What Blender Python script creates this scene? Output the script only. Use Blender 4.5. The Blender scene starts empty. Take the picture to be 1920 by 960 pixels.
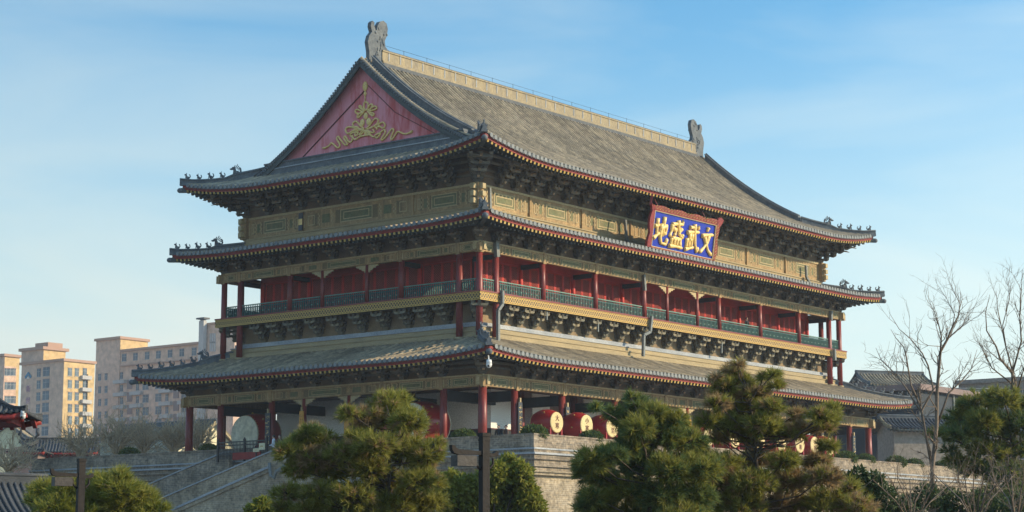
import bpy, math, random
import numpy as np
from mathutils import Matrix, Vector
random.seed(7); RNG = np.random.default_rng(7)
R = math.radians
SC = bpy.context.scene
COL = SC.collection

# ------------------------------------------------------------------ camera
OZ = 18.89                                   # the tower frame's zero (balcony board) above the ground
CAM = np.array([-100.126, -82.741, -17.291]) # camera in the tower frame
FPX = 3630.712
FW = np.array([0.77216682, 0.61624013, 0.15494031])
RT = np.array([0.62387162, -0.78152643, -0.00080684])
UP = np.array([-0.12059275, -0.09728588, 0.9879235])
cam = bpy.data.cameras.new('camera'); camo = bpy.data.objects.new('camera', cam); COL.objects.link(camo)
cam.sensor_width = 36.0; cam.lens = FPX / 1920 * 36.0; cam.clip_start = 0.5; cam.clip_end = 6000
mw = Matrix.Identity(4)
for i in range(3):
    mw[i][0] = RT[i]; mw[i][1] = UP[i]; mw[i][2] = -FW[i]; mw[i][3] = CAM[i] + (OZ if i == 2 else 0)
camo.matrix_world = mw
SC.camera = camo

# ------------------------------------------------------------------ light
SUN_EL, SUN_AZ = R(23), R(148)
world = bpy.data.worlds.new('World'); SC.world = world; world.use_nodes = True
nt = world.node_tree; N = nt.nodes; L = nt.links
bg = N['Background']
sky = N.new('ShaderNodeTexSky'); sky.sky_type = 'NISHITA'; sky.sun_disc = False
sky.sun_elevation = SUN_EL; sky.sun_rotation = SUN_AZ; sky.air_density = 1.15; sky.dust_density = 0.4; sky.ozone_density = 2.6
tc = N.new('ShaderNodeTexCoord'); sp = N.new('ShaderNodeSeparateXYZ'); L.new(tc.outputs['Generated'], sp.inputs[0])
# thin high cloud and horizon whiteness, by direction
mp = N.new('ShaderNodeMapping'); mp.inputs['Scale'].default_value = (2.0, 2.0, 8.5); L.new(tc.outputs['Generated'], mp.inputs['Vector'])
mp.inputs['Rotation'].default_value = (0.05, -0.03, 0)
nz = N.new('ShaderNodeTexNoise'); nz.inputs['Scale'].default_value = 1.7; nz.inputs['Detail'].default_value = 6; nz.inputs['Roughness'].default_value = 0.5
nz.inputs['Distortion'].default_value = 0.5
L.new(mp.outputs[0], nz.inputs['Vector'])
cr = N.new('ShaderNodeMapRange'); cr.inputs[1].default_value = 0.42; cr.inputs[2].default_value = 0.72; cr.inputs[3].default_value = 0.0; cr.inputs[4].default_value = 0.32
L.new(nz.outputs['Fac'], cr.inputs[0])
hz = N.new('ShaderNodeMapRange'); hz.interpolation_type = 'SMOOTHSTEP'
hz.inputs[1].default_value = 0.03; hz.inputs[2].default_value = 0.29; hz.inputs[3].default_value = 0.88; hz.inputs[4].default_value = 0.0
L.new(sp.outputs['Z'], hz.inputs[0])
ad = N.new('ShaderNodeMath'); ad.operation = 'ADD'; ad.use_clamp = True
L.new(cr.outputs[0], ad.inputs[0]); L.new(hz.outputs[0], ad.inputs[1])
tint = N.new('ShaderNodeMix'); tint.data_type = 'RGBA'; tint.blend_type = 'MULTIPLY'; tint.inputs[0].default_value = 1.0
tint.inputs[7].default_value = (0.56, 0.93, 1.04, 1)
L.new(sky.outputs[0], tint.inputs[6])
mx = N.new('ShaderNodeMix'); mx.data_type = 'RGBA'
L.new(ad.outputs[0], mx.inputs[0]); L.new(tint.outputs[2], mx.inputs[6]); mx.inputs[7].default_value = (4.75, 5.15, 4.75, 1)
# the sky is paler toward the sun's side, deeper away; upper dome boosted for fill
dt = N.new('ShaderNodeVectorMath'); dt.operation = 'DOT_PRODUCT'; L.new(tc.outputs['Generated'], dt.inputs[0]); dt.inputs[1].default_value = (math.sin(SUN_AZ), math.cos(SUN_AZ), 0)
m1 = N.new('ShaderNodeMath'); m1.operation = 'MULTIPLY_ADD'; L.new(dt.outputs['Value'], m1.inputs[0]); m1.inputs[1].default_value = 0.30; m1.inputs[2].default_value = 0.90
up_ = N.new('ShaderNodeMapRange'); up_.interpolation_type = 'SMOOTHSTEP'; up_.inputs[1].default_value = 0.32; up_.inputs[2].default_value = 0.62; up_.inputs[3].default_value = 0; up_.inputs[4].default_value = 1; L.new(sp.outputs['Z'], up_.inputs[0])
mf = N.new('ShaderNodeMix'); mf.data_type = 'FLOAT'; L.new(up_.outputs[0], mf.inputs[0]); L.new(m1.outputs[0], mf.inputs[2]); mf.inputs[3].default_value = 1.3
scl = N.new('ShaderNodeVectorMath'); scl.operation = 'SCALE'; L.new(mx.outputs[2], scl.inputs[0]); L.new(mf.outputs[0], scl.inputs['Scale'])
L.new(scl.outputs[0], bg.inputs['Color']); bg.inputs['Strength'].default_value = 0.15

sl = bpy.data.lights.new('sun', 'SUN'); sl.energy = 3.9; sl.angle = R(0.6); sl.color = (1.0, 0.80, 0.52)
so = bpy.data.objects.new('sun', sl); COL.objects.link(so)
sd = Vector((math.sin(SUN_AZ) * math.cos(SUN_EL), math.cos(SUN_AZ) * math.cos(SUN_EL), math.sin(SUN_EL)))
so.rotation_euler = (-sd).to_track_quat('-Z', 'Y').to_euler(); so.location = (0, -60, 90)
SC.view_settings.view_transform = 'Standard'; SC.view_settings.look = 'None'
SC.view_settings.exposure = 0.56; SC.view_settings.gamma = 1.0
SC.cycles.max_bounces = 8; SC.cycles.diffuse_bounces = 5

# ------------------------------------------------------------------ helpers
def at(u, v, depth):            # a pixel of the photograph at a depth along the view axis -> point in the tower frame
    return CAM + depth * (FW + RT * (u - 960) / FPX - UP * (v - 480) / FPX)
def on(u, v, ax, val):          # a pixel on an axis-aligned plane
    d = FW + RT * (u - 960) / FPX - UP * (v - 480) / FPX
    i = 'xyz'.index(ax)
    return CAM + d * (val - CAM[i]) / d[i]

MATS = {}
def _mat(name):
    m = bpy.data.materials.new(name); m.use_nodes = True
    MATS[name] = m
    b = m.node_tree.nodes['Principled BSDF']
    return m, m.node_tree.nodes, m.node_tree.links, b
def _pos(n, l, scale=(1, 1, 1)):
    g = n.new('ShaderNodeNewGeometry'); p = n.new('ShaderNodeMapping'); p.inputs['Scale'].default_value = scale
    l.new(g.outputs['Position'], p.inputs['Vector']); return p.outputs[0]
def _mix(n, l, fac, a, b, mode='MIX'):
    m = n.new('ShaderNodeMix'); m.data_type = 'RGBA'; m.blend_type = mode
    for i, x in ((0, fac), (6, a), (7, b)):
        if isinstance(x, (int, float)): m.inputs[i].default_value = x
        elif isinstance(x, tuple): m.inputs[i].default_value = (*x, 1)
        else: l.new(x, m.inputs[i])
    return m.outputs[2]
def _math(n, l, op, a, b=None, clamp=False):
    m = n.new('ShaderNodeMath'); m.operation = op; m.use_clamp = clamp
    for i, x in ((0, a), (1, b)):
        if x is None: continue
        if isinstance(x, (int, float)): m.inputs[i].default_value = x
        else: l.new(x, m.inputs[i])
    return m.outputs[0]
def _noise(n, l, vec, scale, detail=5, rough=0.6):
    t = n.new('ShaderNodeTexNoise'); t.inputs['Scale'].default_value = scale; t.inputs['Detail'].default_value = detail
    t.inputs['Roughness'].default_value = rough
    l.new(vec, t.inputs['Vector']); return t.outputs['Fac']
def _rng(n, l, x, a, b, c=0.0, d=1.0):
    t = n.new('ShaderNodeMapRange'); 
    for i, q in zip((1, 2, 3, 4), (a, b, c, d)): t.inputs[i].default_value = q
    l.new(x, t.inputs[0]); return t.outputs[0]
def weathered(name, c1, c2, scale=2.0, rough=0.75, stretch=(1, 1, 1), bump=0.15, spec=0.3, fine=14.0, island=0.0):
    m, n, l, b = _mat(name)
    p = _pos(n, l, stretch)
    f = _noise(n, l, p, scale, 6); f = _rng(n, l, f, 0.32, 0.68)
    c = _mix(n, l, f, c1, c2)
    g = _noise(n, l, p, fine, 3); g = _rng(n, l, g, 0.3, 0.7, 0.72, 1.18)
    mm = n.new('ShaderNodeVectorMath'); mm.operation = 'SCALE'; l.new(c, mm.inputs[0]); l.new(g, mm.inputs['Scale'])
    out = mm.outputs[0]
    if island:
        gg = n.new('ShaderNodeNewGeometry'); r2 = _rng(n, l, gg.outputs['Random Per Island'], 0, 1, 1 - island, 1 + island)
        m2 = n.new('ShaderNodeVectorMath'); m2.operation = 'SCALE'; l.new(out, m2.inputs[0]); l.new(r2, m2.inputs['Scale']); out = m2.outputs[0]
    l.new(out, b.inputs['Base Color'])
    b.inputs['Roughness'].default_value = rough; b.inputs['Specular IOR Level'].default_value = spec
    if bump:
        bp = n.new('ShaderNodeBump'); bp.inputs['Strength'].default_value = bump; bp.inputs['Distance'].default_value = 0.05
        l.new(g, bp.inputs['Height']); l.new(bp.outputs[0], b.inputs['Normal'])
    return m
def brick_mat(name, c1, c2, mortar, w=0.42, h=0.13):
    m, n, l, b = _mat(name)
    g = n.new('ShaderNodeNewGeometry'); s = n.new('ShaderNodeSeparateXYZ'); l.new(g.outputs['Position'], s.inputs[0])
    a = _math(n, l, 'ADD', s.outputs['X'], s.outputs['Y'])
    cx = n.new('ShaderNodeCombineXYZ'); l.new(a, cx.inputs['X']); l.new(s.outputs['Z'], cx.inputs['Y'])
    t = n.new('ShaderNodeTexBrick'); l.new(cx.outputs[0], t.inputs['Vector']); t.inputs['Scale'].default_value = 1.0
    t.inputs['Brick Width'].default_value = w; t.inputs['Row Height'].default_value = h; t.inputs['Mortar Size'].default_value = 0.012
    t.inputs['Mortar Smooth'].default_value = 0.3; t.inputs['Bias'].default_value = 0.0
    t.inputs['Color1'].default_value = (*c1, 1); t.inputs['Color2'].default_value = (*c2, 1); t.inputs['Mortar'].default_value = (*mortar, 1)
    f = _noise(n, l, g.outputs['Position'], 0.9, 6); f = _rng(n, l, f, 0.3, 0.7, 0.52, 1.32)
    f2 = _noise(n, l, g.outputs['Position'], 5.0, 4); f2 = _rng(n, l, f2, 0.3, 0.7, 0.66, 1.34)
    ff = _math(n, l, 'MULTIPLY', f, f2)
    mm = n.new('ShaderNodeVectorMath'); mm.operation = 'SCALE'; l.new(t.outputs['Color'], mm.inputs[0]); l.new(ff, mm.inputs['Scale'])
    l.new(mm.outputs[0], b.inputs['Base Color']); b.inputs['Roughness'].default_value = 0.9; b.inputs['Specular IOR Level'].default_value = 0.15
    bp = n.new('ShaderNodeBump'); bp.inputs['Strength'].default_value = 0.5; bp.inputs['Distance'].default_value = 0.03
    l.new(ff, bp.inputs['Height']); l.new(bp.outputs[0], b.inputs['Normal'])
    return m
def foliage(name, c1, c2, c3, trans=0.25, rough=0.6):
    m, n, l, b = _mat(name)
    g = n.new('ShaderNodeNewGeometry')
    f = _noise(n, l, g.outputs['Position'], 1.6, 3); f = _rng(n, l, f, 0.35, 0.65)
    c = _mix(n, l, f, c1, c2); c = _mix(n, l, _rng(n, l, g.outputs['Random Per Island'], 0.55, 1.0), c, c3)
    l.new(c, b.inputs['Base Color']); b.inputs['Roughness'].default_value = rough; b.inputs['Specular IOR Level'].default_value = 0.25
    tr = n.new('ShaderNodeBsdfTranslucent'); l.new(c, tr.inputs['Color'])
    mxs = n.new('ShaderNodeMixShader'); mxs.inputs[0].default_value = trans
    l.new(b.outputs[0], mxs.inputs[1]); l.new(tr.outputs[0], mxs.inputs[2]); l.new(mxs.outputs[0], n['Material Output'].inputs['Surface'])
    return m

weathered('tile', (0.345, 0.272, 0.17), (0.235, 0.195, 0.135), 0.9, 0.75, bump=0.1, island=0.22)
weathered('tile_end', (0.27, 0.275, 0.26), (0.17, 0.185, 0.19), 2.0, 0.75)
weathered('tile_drip', (0.13, 0.135, 0.135), (0.08, 0.09, 0.10), 2.0, 0.8)
weathered('tile_valley', (0.13, 0.115, 0.09), (0.085, 0.08, 0.07), 1.0, 0.85)
weathered('tile_dark', (0.075, 0.08, 0.085), (0.045, 0.05, 0.056), 1.2, 0.85, bump=0.1, island=0.25)
weathered('tile_ridge', (0.165, 0.175, 0.175), (0.085, 0.10, 0.115), 1.6, 0.8, fine=9)
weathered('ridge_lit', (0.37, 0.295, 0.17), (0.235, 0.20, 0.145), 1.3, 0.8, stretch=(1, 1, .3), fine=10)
weathered('ledge', (0.40, 0.31, 0.17), (0.30, 0.24, 0.14), 1.2, 0.75, stretch=(.4, .4, 3))
weathered('ledge_white', (0.40, 0.41, 0.41), (0.24, 0.26, 0.28), 1.0, 0.6, stretch=(.6, .6, 1))
weathered('red_column', (0.235, 0.040, 0.034), (0.165, 0.026, 0.025), 1.3, 0.42, stretch=(1, 1, .5), bump=0.04, spec=.4)
weathered('red_eave', (0.30, 0.035, 0.025), (0.20, 0.022, 0.02), 2.0, 0.6)
weathered('red_door', (0.62, 0.050, 0.035), (0.48, 0.036, 0.026), 1.2, 0.55, bump=0.05)
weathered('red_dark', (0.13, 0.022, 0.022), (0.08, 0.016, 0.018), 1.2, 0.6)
weathered('gold_end', (0.52, 0.36, 0.10), (0.36, 0.23, 0.06), 3.0, 0.5)
weathered('gold', (0.86, 0.62, 0.22), (0.78, 0.52, 0.15), 3.0, 0.38, bump=.03, spec=.6)
weathered('rafter', (0.085, 0.10, 0.095), (0.055, 0.065, 0.065), 2.0, 0.7)
weathered('soffit', (0.13, 0.098, 0.075), (0.085, 0.075, 0.068), 2.0, 0.85)
weathered('bracket', (0.22, 0.18, 0.11), (0.12, 0.12, 0.095), 1.4, 0.8, island=0.45)
weathered('bracket_dark', (0.19, 0.155, 0.105), (0.10, 0.105, 0.095), 1.4, 0.8, island=0.5)
weathered('bracket_tongue', (0.36, 0.25, 0.15), (0.25, 0.17, 0.105), 1.4, 0.75, island=0.3)
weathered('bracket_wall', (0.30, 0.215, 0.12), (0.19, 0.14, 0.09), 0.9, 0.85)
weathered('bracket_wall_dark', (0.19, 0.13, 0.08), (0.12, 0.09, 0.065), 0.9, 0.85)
weathered('paint_tan', (0.37, 0.275, 0.155), (0.27, 0.21, 0.125), 0.8, 0.7, fine=6)
weathered('paint_brown', (0.22, 0.155, 0.08), (0.17, 0.135, 0.07), 1.8, 0.75)
weathered('paint_light', (0.50, 0.40, 0.225), (0.40, 0.32, 0.18), 1.5, 0.7)
weathered('paint_green', (0.13, 0.155, 0.075), (0.19, 0.165, 0.085), 1.8, 0.7, fine=5)
weathered('rail_green', (0.022, 0.105, 0.090), (0.015, 0.068, 0.066), 2.0, 0.5)
weathered('rail_pale', (0.16, 0.27, 0.21), (0.10, 0.20, 0.165), 2.0, 0.5)
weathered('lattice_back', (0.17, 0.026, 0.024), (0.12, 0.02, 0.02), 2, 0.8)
weathered('lattice', (0.46, 0.075, 0.05), (0.36, 0.05, 0.035), 2, 0.6)
weathered('dark_void', (0.018, 0.018, 0.02), (0.012, 0.012, 0.014), 2, 0.9)
weathered('navy_beam', (0.030, 0.040, 0.050), (0.018, 0.026, 0.036), 1, 0.7)
weathered('white_wall', (0.86, 0.85, 0.79), (0.80, 0.79, 0.73), 0.5, 0.85, bump=.05)
weathered('brown_wall', (0.26, 0.185, 0.165), (0.20, 0.15, 0.14), 0.8, 0.8)
weathered('board_black', (0.020, 0.028, 0.040), (0.014, 0.02, 0.03), 1, 0.4, spec=.5)
weathered('board_orange', (0.62, 0.30, 0.05), (0.52, 0.25, 0.04), 1, 0.45)
weathered('drum_red', (0.36, 0.014, 0.016), (0.27, 0.010, 0.012), 0.8, 0.3, bump=.02, spec=.5)
weathered('drum_skin', (0.68, 0.54, 0.27), (0.60, 0.46, 0.22), 1.5, 0.6, bump=.02)
weathered('drum_skin_pale', (0.76, 0.72, 0.56), (0.60, 0.54, 0.37), 0.8, 0.6, bump=.02, fine=3)
weathered('plaque_blue', (0.004, 0.028, 0.40), (0.004, 0.022, 0.33), 0.8, 0.35, bump=.02, spec=.4)
weathered('plaque_red', (0.27, 0.035, 0.03), (0.18, 0.022, 0.022), 3.0, 0.55)
weathered('pipe_grey', (0.20, 0.215, 0.205), (0.14, 0.155, 0.15), 1.5, 0.5)
weathered('iron', (0.022, 0.024, 0.026), (0.03, 0.03, 0.03), 3, 0.45, spec=.5)
weathered('lamp_metal', (0.034, 0.027, 0.023), (0.022, 0.019, 0.018), 2.5, 0.6, spec=.15)
weathered('lamp_shade', (0.06, 0.05, 0.043), (0.048, 0.042, 0.037), 2, 0.5)
weathered('cctv_white', (0.75, 0.74, 0.70), (0.68, 0.68, 0.66), 3, 0.35, bump=0, spec=.5)
weathered('bark', (0.115, 0.085, 0.060), (0.065, 0.050, 0.040), 8, 0.9, stretch=(1, 1, .3), bump=.4)
weathered('twig', (0.22, 0.165, 0.12), (0.15, 0.115, 0.085), 3, 0.85, island=0.2)
weathered('twig_tan', (0.56, 0.41, 0.25), (0.44, 0.32, 0.20), 1, 0.85, island=0.2)
weathered('apt_wall', (0.62, 0.425, 0.305), (0.57, 0.385, 0.28), 0.08, 0.85, bump=.03, fine=.6)
weathered('apt_trim', (0.44, 0.27, 0.19), (0.40, 0.25, 0.18), 0.2, 0.85, bump=.03)
weathered('apt_sunlit', (0.58, 0.40, 0.19), (0.53, 0.365, 0.175), 0.08, 0.85, bump=.03, fine=.6)  # sunlit copy of the wall: warm sun put into the south faces' colour
weathered('apt_frame', (0.45, 0.43, 0.40), (0.38, 0.36, 0.34), 1, 0.6)
weathered('apt_mauve', (0.38, 0.19, 0.30), (0.34, 0.17, 0.27), 1, 0.7)
weathered('sign_teal', (0.02, 0.20, 0.33), (0.02, 0.16, 0.28), 1, 0.5)
weathered('plaster_grey', (0.29, 0.255, 0.215), (0.24, 0.215, 0.185), 0.3, 0.9, fine=3)
weathered('concrete', (0.42, 0.40, 0.36), (0.34, 0.325, 0.30), 0.3, 0.9, fine=3)
weathered('asphalt', (0.055, 0.055, 0.055), (0.045, 0.045, 0.047), 0.3, 0.9)
weathered('plaza_stone', (0.34, 0.31, 0.27), (0.28, 0.26, 0.23), 0.2, 0.95)  # pale plaza paving, lightened to bounce fill light under the eaves
weathered('sign_cream', (0.70, 0.62, 0.40), (0.66, 0.58, 0.36), 2, 0.6)
weathered('skin', (0.50, 0.33, 0.25), (0.46, 0.30, 0.22), 3, 0.55, bump=0)
weathered('hair', (0.015, 0.013, 0.012), (0.02, 0.017, 0.015), 5, 0.5, bump=0)
weathered('cloth_black', (0.020, 0.020, 0.022), (0.028, 0.028, 0.03), 4, 0.85)
weathered('cloth_white', (0.66, 0.68, 0.72), (0.58, 0.60, 0.66), 4, 0.85)
weathered('cloth_brown', (0.11, 0.07, 0.055), (0.09, 0.055, 0.045), 4, 0.85)
weathered('cloth_navy', (0.03, 0.04, 0.07), (0.025, 0.03, 0.055), 4, 0.85)
weathered('stone_lion', (0.62, 0.52, 0.36), (0.5, 0.42, 0.3), 2, 0.8)
def painted(name, c1, c2, green, red):
    m, n, l, b = _mat(name)
    g = n.new('ShaderNodeNewGeometry'); sx = n.new('ShaderNodeSeparateXYZ'); l.new(g.outputs['Position'], sx.inputs[0])
    a = _math(n, l, 'ADD', sx.outputs['X'], sx.outputs['Y']); cx = n.new('ShaderNodeCombineXYZ'); l.new(a, cx.inputs['X']); l.new(sx.outputs['Z'], cx.inputs['Y'])
    f = _rng(n, l, _noise(n, l, g.outputs['Position'], 0.8, 6), 0.32, 0.68); c = _mix(n, l, f, c1, c2)
    v = n.new('ShaderNodeTexVoronoi'); v.feature = 'DISTANCE_TO_EDGE'; v.inputs['Scale'].default_value = 3.2; v.inputs['Randomness'].default_value = .55; l.new(cx.outputs[0], v.inputs['Vector'])
    ln = _rng(n, l, v.outputs['Distance'], .03, .09, .75, 0.0)
    v2 = n.new('ShaderNodeTexVoronoi'); v2.inputs['Scale'].default_value = 3.2; v2.inputs['Randomness'].default_value = .55; l.new(cx.outputs[0], v2.inputs['Vector'])
    rings = _math(n, l, 'SINE', _math(n, l, 'MULTIPLY', v2.outputs['Distance'], 52.0)); rg = _rng(n, l, rings, .1, .8, 0.0, .42)
    hue = _rng(n, l, _noise(n, l, g.outputs['Position'], 1.7, 2), .44, .56)
    worn = _rng(n, l, _noise(n, l, g.outputs['Position'], 1.1, 6), .36, .62, .25, 1.0)
    c = _mix(n, l, _math(n, l, 'MULTIPLY', rg, worn), c, _mix(n, l, hue, green, red)); c = _mix(n, l, _math(n, l, 'MULTIPLY', ln, worn), c, tuple(x * 1.3 for x in c1))
    st = _rng(n, l, _noise(n, l, _pos(n, l, (1.5, 1.5, .12)), 2.2, 4), .3, .7, .72, 1.15); mm = n.new('ShaderNodeVectorMath'); mm.operation = 'SCALE'; l.new(c, mm.inputs[0]); l.new(st, mm.inputs['Scale'])
    l.new(mm.outputs[0], b.inputs['Base Color']); b.inputs['Roughness'].default_value = 0.75; b.inputs['Specular IOR Level'].default_value = .2
MATS.pop('paint_tan'); painted('paint_tan', (0.40, 0.275, 0.14), (0.29, 0.205, 0.11), (0.13, 0.165, 0.085), (0.24, 0.125, 0.06))
def tile_detail(name):
    m = MATS[name]; n = m.node_tree.nodes; l = m.node_tree.links; b = n['Principled BSDF']; src = b.inputs['Base Color'].links[0].from_socket
    g = n.new('ShaderNodeNewGeometry')
    big = _rng(n, l, _noise(n, l, g.outputs['Position'], .22, 5, .7), .36, .68, .82, 1.12)
    mm = n.new('ShaderNodeVectorMath'); mm.operation = 'SCALE'; l.new(src, mm.inputs[0]); l.new(big, mm.inputs['Scale'])
    v = n.new('ShaderNodeTexVoronoi'); v.inputs['Scale'].default_value = 2.6; l.new(g.outputs['Position'], v.inputs['Vector'])
    sp_ = n.new('ShaderNodeSeparateColor'); l.new(v.outputs['Color'], sp_.inputs[0]); pc = _rng(n, l, sp_.outputs[0], 0, 1, .72, 1.25)
    m2 = n.new('ShaderNodeVectorMath'); m2.operation = 'SCALE'; l.new(mm.outputs[0], m2.inputs[0]); l.new(pc, m2.inputs['Scale'])
    moss = _rng(n, l, _noise(n, l, g.outputs['Position'], .9, 6, .75), .60, .72, 0, .25)
    l.new(_mix(n, l, moss, m2.outputs[0], (.10, .10, .045)), b.inputs['Base Color'])
tile_detail('tile')
brick_mat('brick', (0.335, 0.265, 0.175), (0.235, 0.195, 0.140), (0.37, 0.325, 0.25))
brick_mat('brick_grey', (0.30, 0.235, 0.165), (0.19, 0.16, 0.125), (0.33, 0.285, 0.22))
foliage('needle', (0.175, 0.185, 0.032), (0.26, 0.255, 0.046), (0.40, 0.36, 0.10), .45)
foliage('needle_dark', (0.085, 0.145, 0.056), (0.145, 0.190, 0.056), (0.25, 0.27, 0.08), .42)
foliage('needle_brown', (0.31, 0.205, 0.090), (0.36, 0.25, 0.12), (0.44, 0.32, 0.18), .4)
foliage('leaf_lime', (0.16, 0.180, 0.026), (0.24, 0.245, 0.038), (0.32, 0.31, 0.065), .45)
foliage('leaf_box', (0.045, 0.085, 0.018), (0.08, 0.12, 0.022), (0.14, 0.16, 0.035))
foliage('leaf_dark', (0.030, 0.065, 0.022), (0.065, 0.095, 0.030), (0.10, 0.13, 0.04))

def glass_mat():
    m, n, l, b = _mat('window_glass')
    p = _pos(n, l); f = _rng(n, l, _noise(n, l, p, 0.25, 2), 0.4, 0.6)
    l.new(_mix(n, l, f, (0.055, 0.085, 0.115), (0.10, 0.145, 0.175)), b.inputs['Base Color'])  # haze and reflections put into the glass colour as a lighter blue
    b.inputs['Roughness'].default_value = 0.25; b.inputs['Specular IOR Level'].default_value = 0.3
glass_mat()
def gable_red_mat():
    m, n, l, b = _mat('gable_red')
    p = _pos(n, l, (1, 1, 0.22)); f = _noise(n, l, p, 1.5, 8, 0.72)
    g = n.new('ShaderNodeNewGeometry'); s = n.new('ShaderNodeSeparateXYZ'); l.new(g.outputs['Position'], s.inputs[0])
    low = _rng(n, l, s.outputs['Y'], 18.0, 3.0, 0.0, 0.32)
    f = _math(n, l, 'ADD', f, _math(n, l, 'MULTIPLY', low, 0.45))
    f = _rng(n, l, f, 0.50, 0.72)
    l.new(_mix(n, l, f, (0.72, 0.27, 0.30), (0.55, 0.085, 0.08)), b.inputs['Base Color']); b.inputs['Roughness'].default_value = 0.8
gable_red_mat()
def swirl_mat():
    m, n, l, b = _mat('carved_gold')
    g = n.new('ShaderNodeNewGeometry'); s = n.new('ShaderNodeSeparateXYZ'); l.new(g.outputs['Position'], s.inputs[0])
    p = _math(n, l, 'ADD', s.outputs['X'], s.outputs['Y'])
    t = _math(n, l, 'DIVIDE', _math(n, l, 'SUBTRACT', s.outputs['Z'], OZ + 0.318), 0.27)
    best = None
    for k, ph in ((2 * math.pi / 0.80, 0.0), (2 * math.pi / 0.80, 2.09), (2 * math.pi / 0.80, 4.19)):
        a = _math(n, l, 'MULTIPLY', _math(n, l, 'SINE', _math(n, l, 'ADD', _math(n, l, 'MULTIPLY', p, k), ph)), 0.68)
        d = _math(n, l, 'ABSOLUTE', _math(n, l, 'SUBTRACT', t, a))
        best = d if best is None else _math(n, l, 'MINIMUM', best, d)
    e = _math(n, l, 'SUBTRACT', 1.0, _math(n, l, 'ABSOLUTE', t))
    best = _math(n, l, 'MINIMUM', best, e)
    f = _rng(n, l, best, 0.09, 0.19, 1.0, 0.0)
    l.new(_mix(n, l, f, (0.085, 0.050, 0.018), (0.58, 0.36, 0.075)), b.inputs['Base Color']); b.inputs['Roughness'].default_value = 0.5
    bp = n.new('ShaderNodeBump'); bp.inputs['Strength'].default_value = 0.6; bp.inputs['Distance'].default_value = 0.03
    l.new(f, bp.inputs['Height']); l.new(bp.outputs[0], b.inputs['Normal'])
swirl_mat()

def world_of(o):
    if o is None: return Matrix.Identity(4)
    return world_of(o.parent) @ o.matrix_parent_inverse @ o.matrix_basis if o.parent else o.matrix_basis.copy()
def adopt(o, parent):
    if parent is not None:
        o.parent = parent; o.matrix_parent_inverse = world_of(parent).inverted()
    return o
def tag(o, label=None, cat=None, group=None, kind=None):
    for k, v in (('label', label), ('category', cat), ('group', group), ('kind', kind)):
        if v: o[k] = v
    return o
def thing(name, loc, label, cat, group=None):       # loc in the tower frame
    o = bpy.data.objects.new(name, None); COL.objects.link(o); o.location = (loc[0], loc[1], loc[2] + OZ); o.empty_display_size = .3
    return tag(o, label, cat, group)
def inst(name, mesh, loc, rz=0.0, scale=1.0, parent=None, kind=None):
    o = bpy.data.objects.new(name, mesh); COL.objects.link(o)
    o.location = (loc[0], loc[1], loc[2] + OZ); o.rotation_euler = (0, 0, rz)
    o.scale = (scale,) * 3 if isinstance(scale, (int, float)) else scale
    adopt(o, parent)
    if kind: o['kind'] = kind
    return o
def copy_tree(o, dx, label=None, **kw):
    """copy a thing with its parts and sub-parts, moved by dx"""
    r = o.copy(); COL.objects.link(r); r.location = Vector(o.location) + Vector(dx)
    if label: r['label'] = label
    def rec(src, dst):
        for ch in list(src.children):
            c = ch.copy(); COL.objects.link(c); c.parent = dst; rec(ch, c)
    rec(o, r)
    return r

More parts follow.
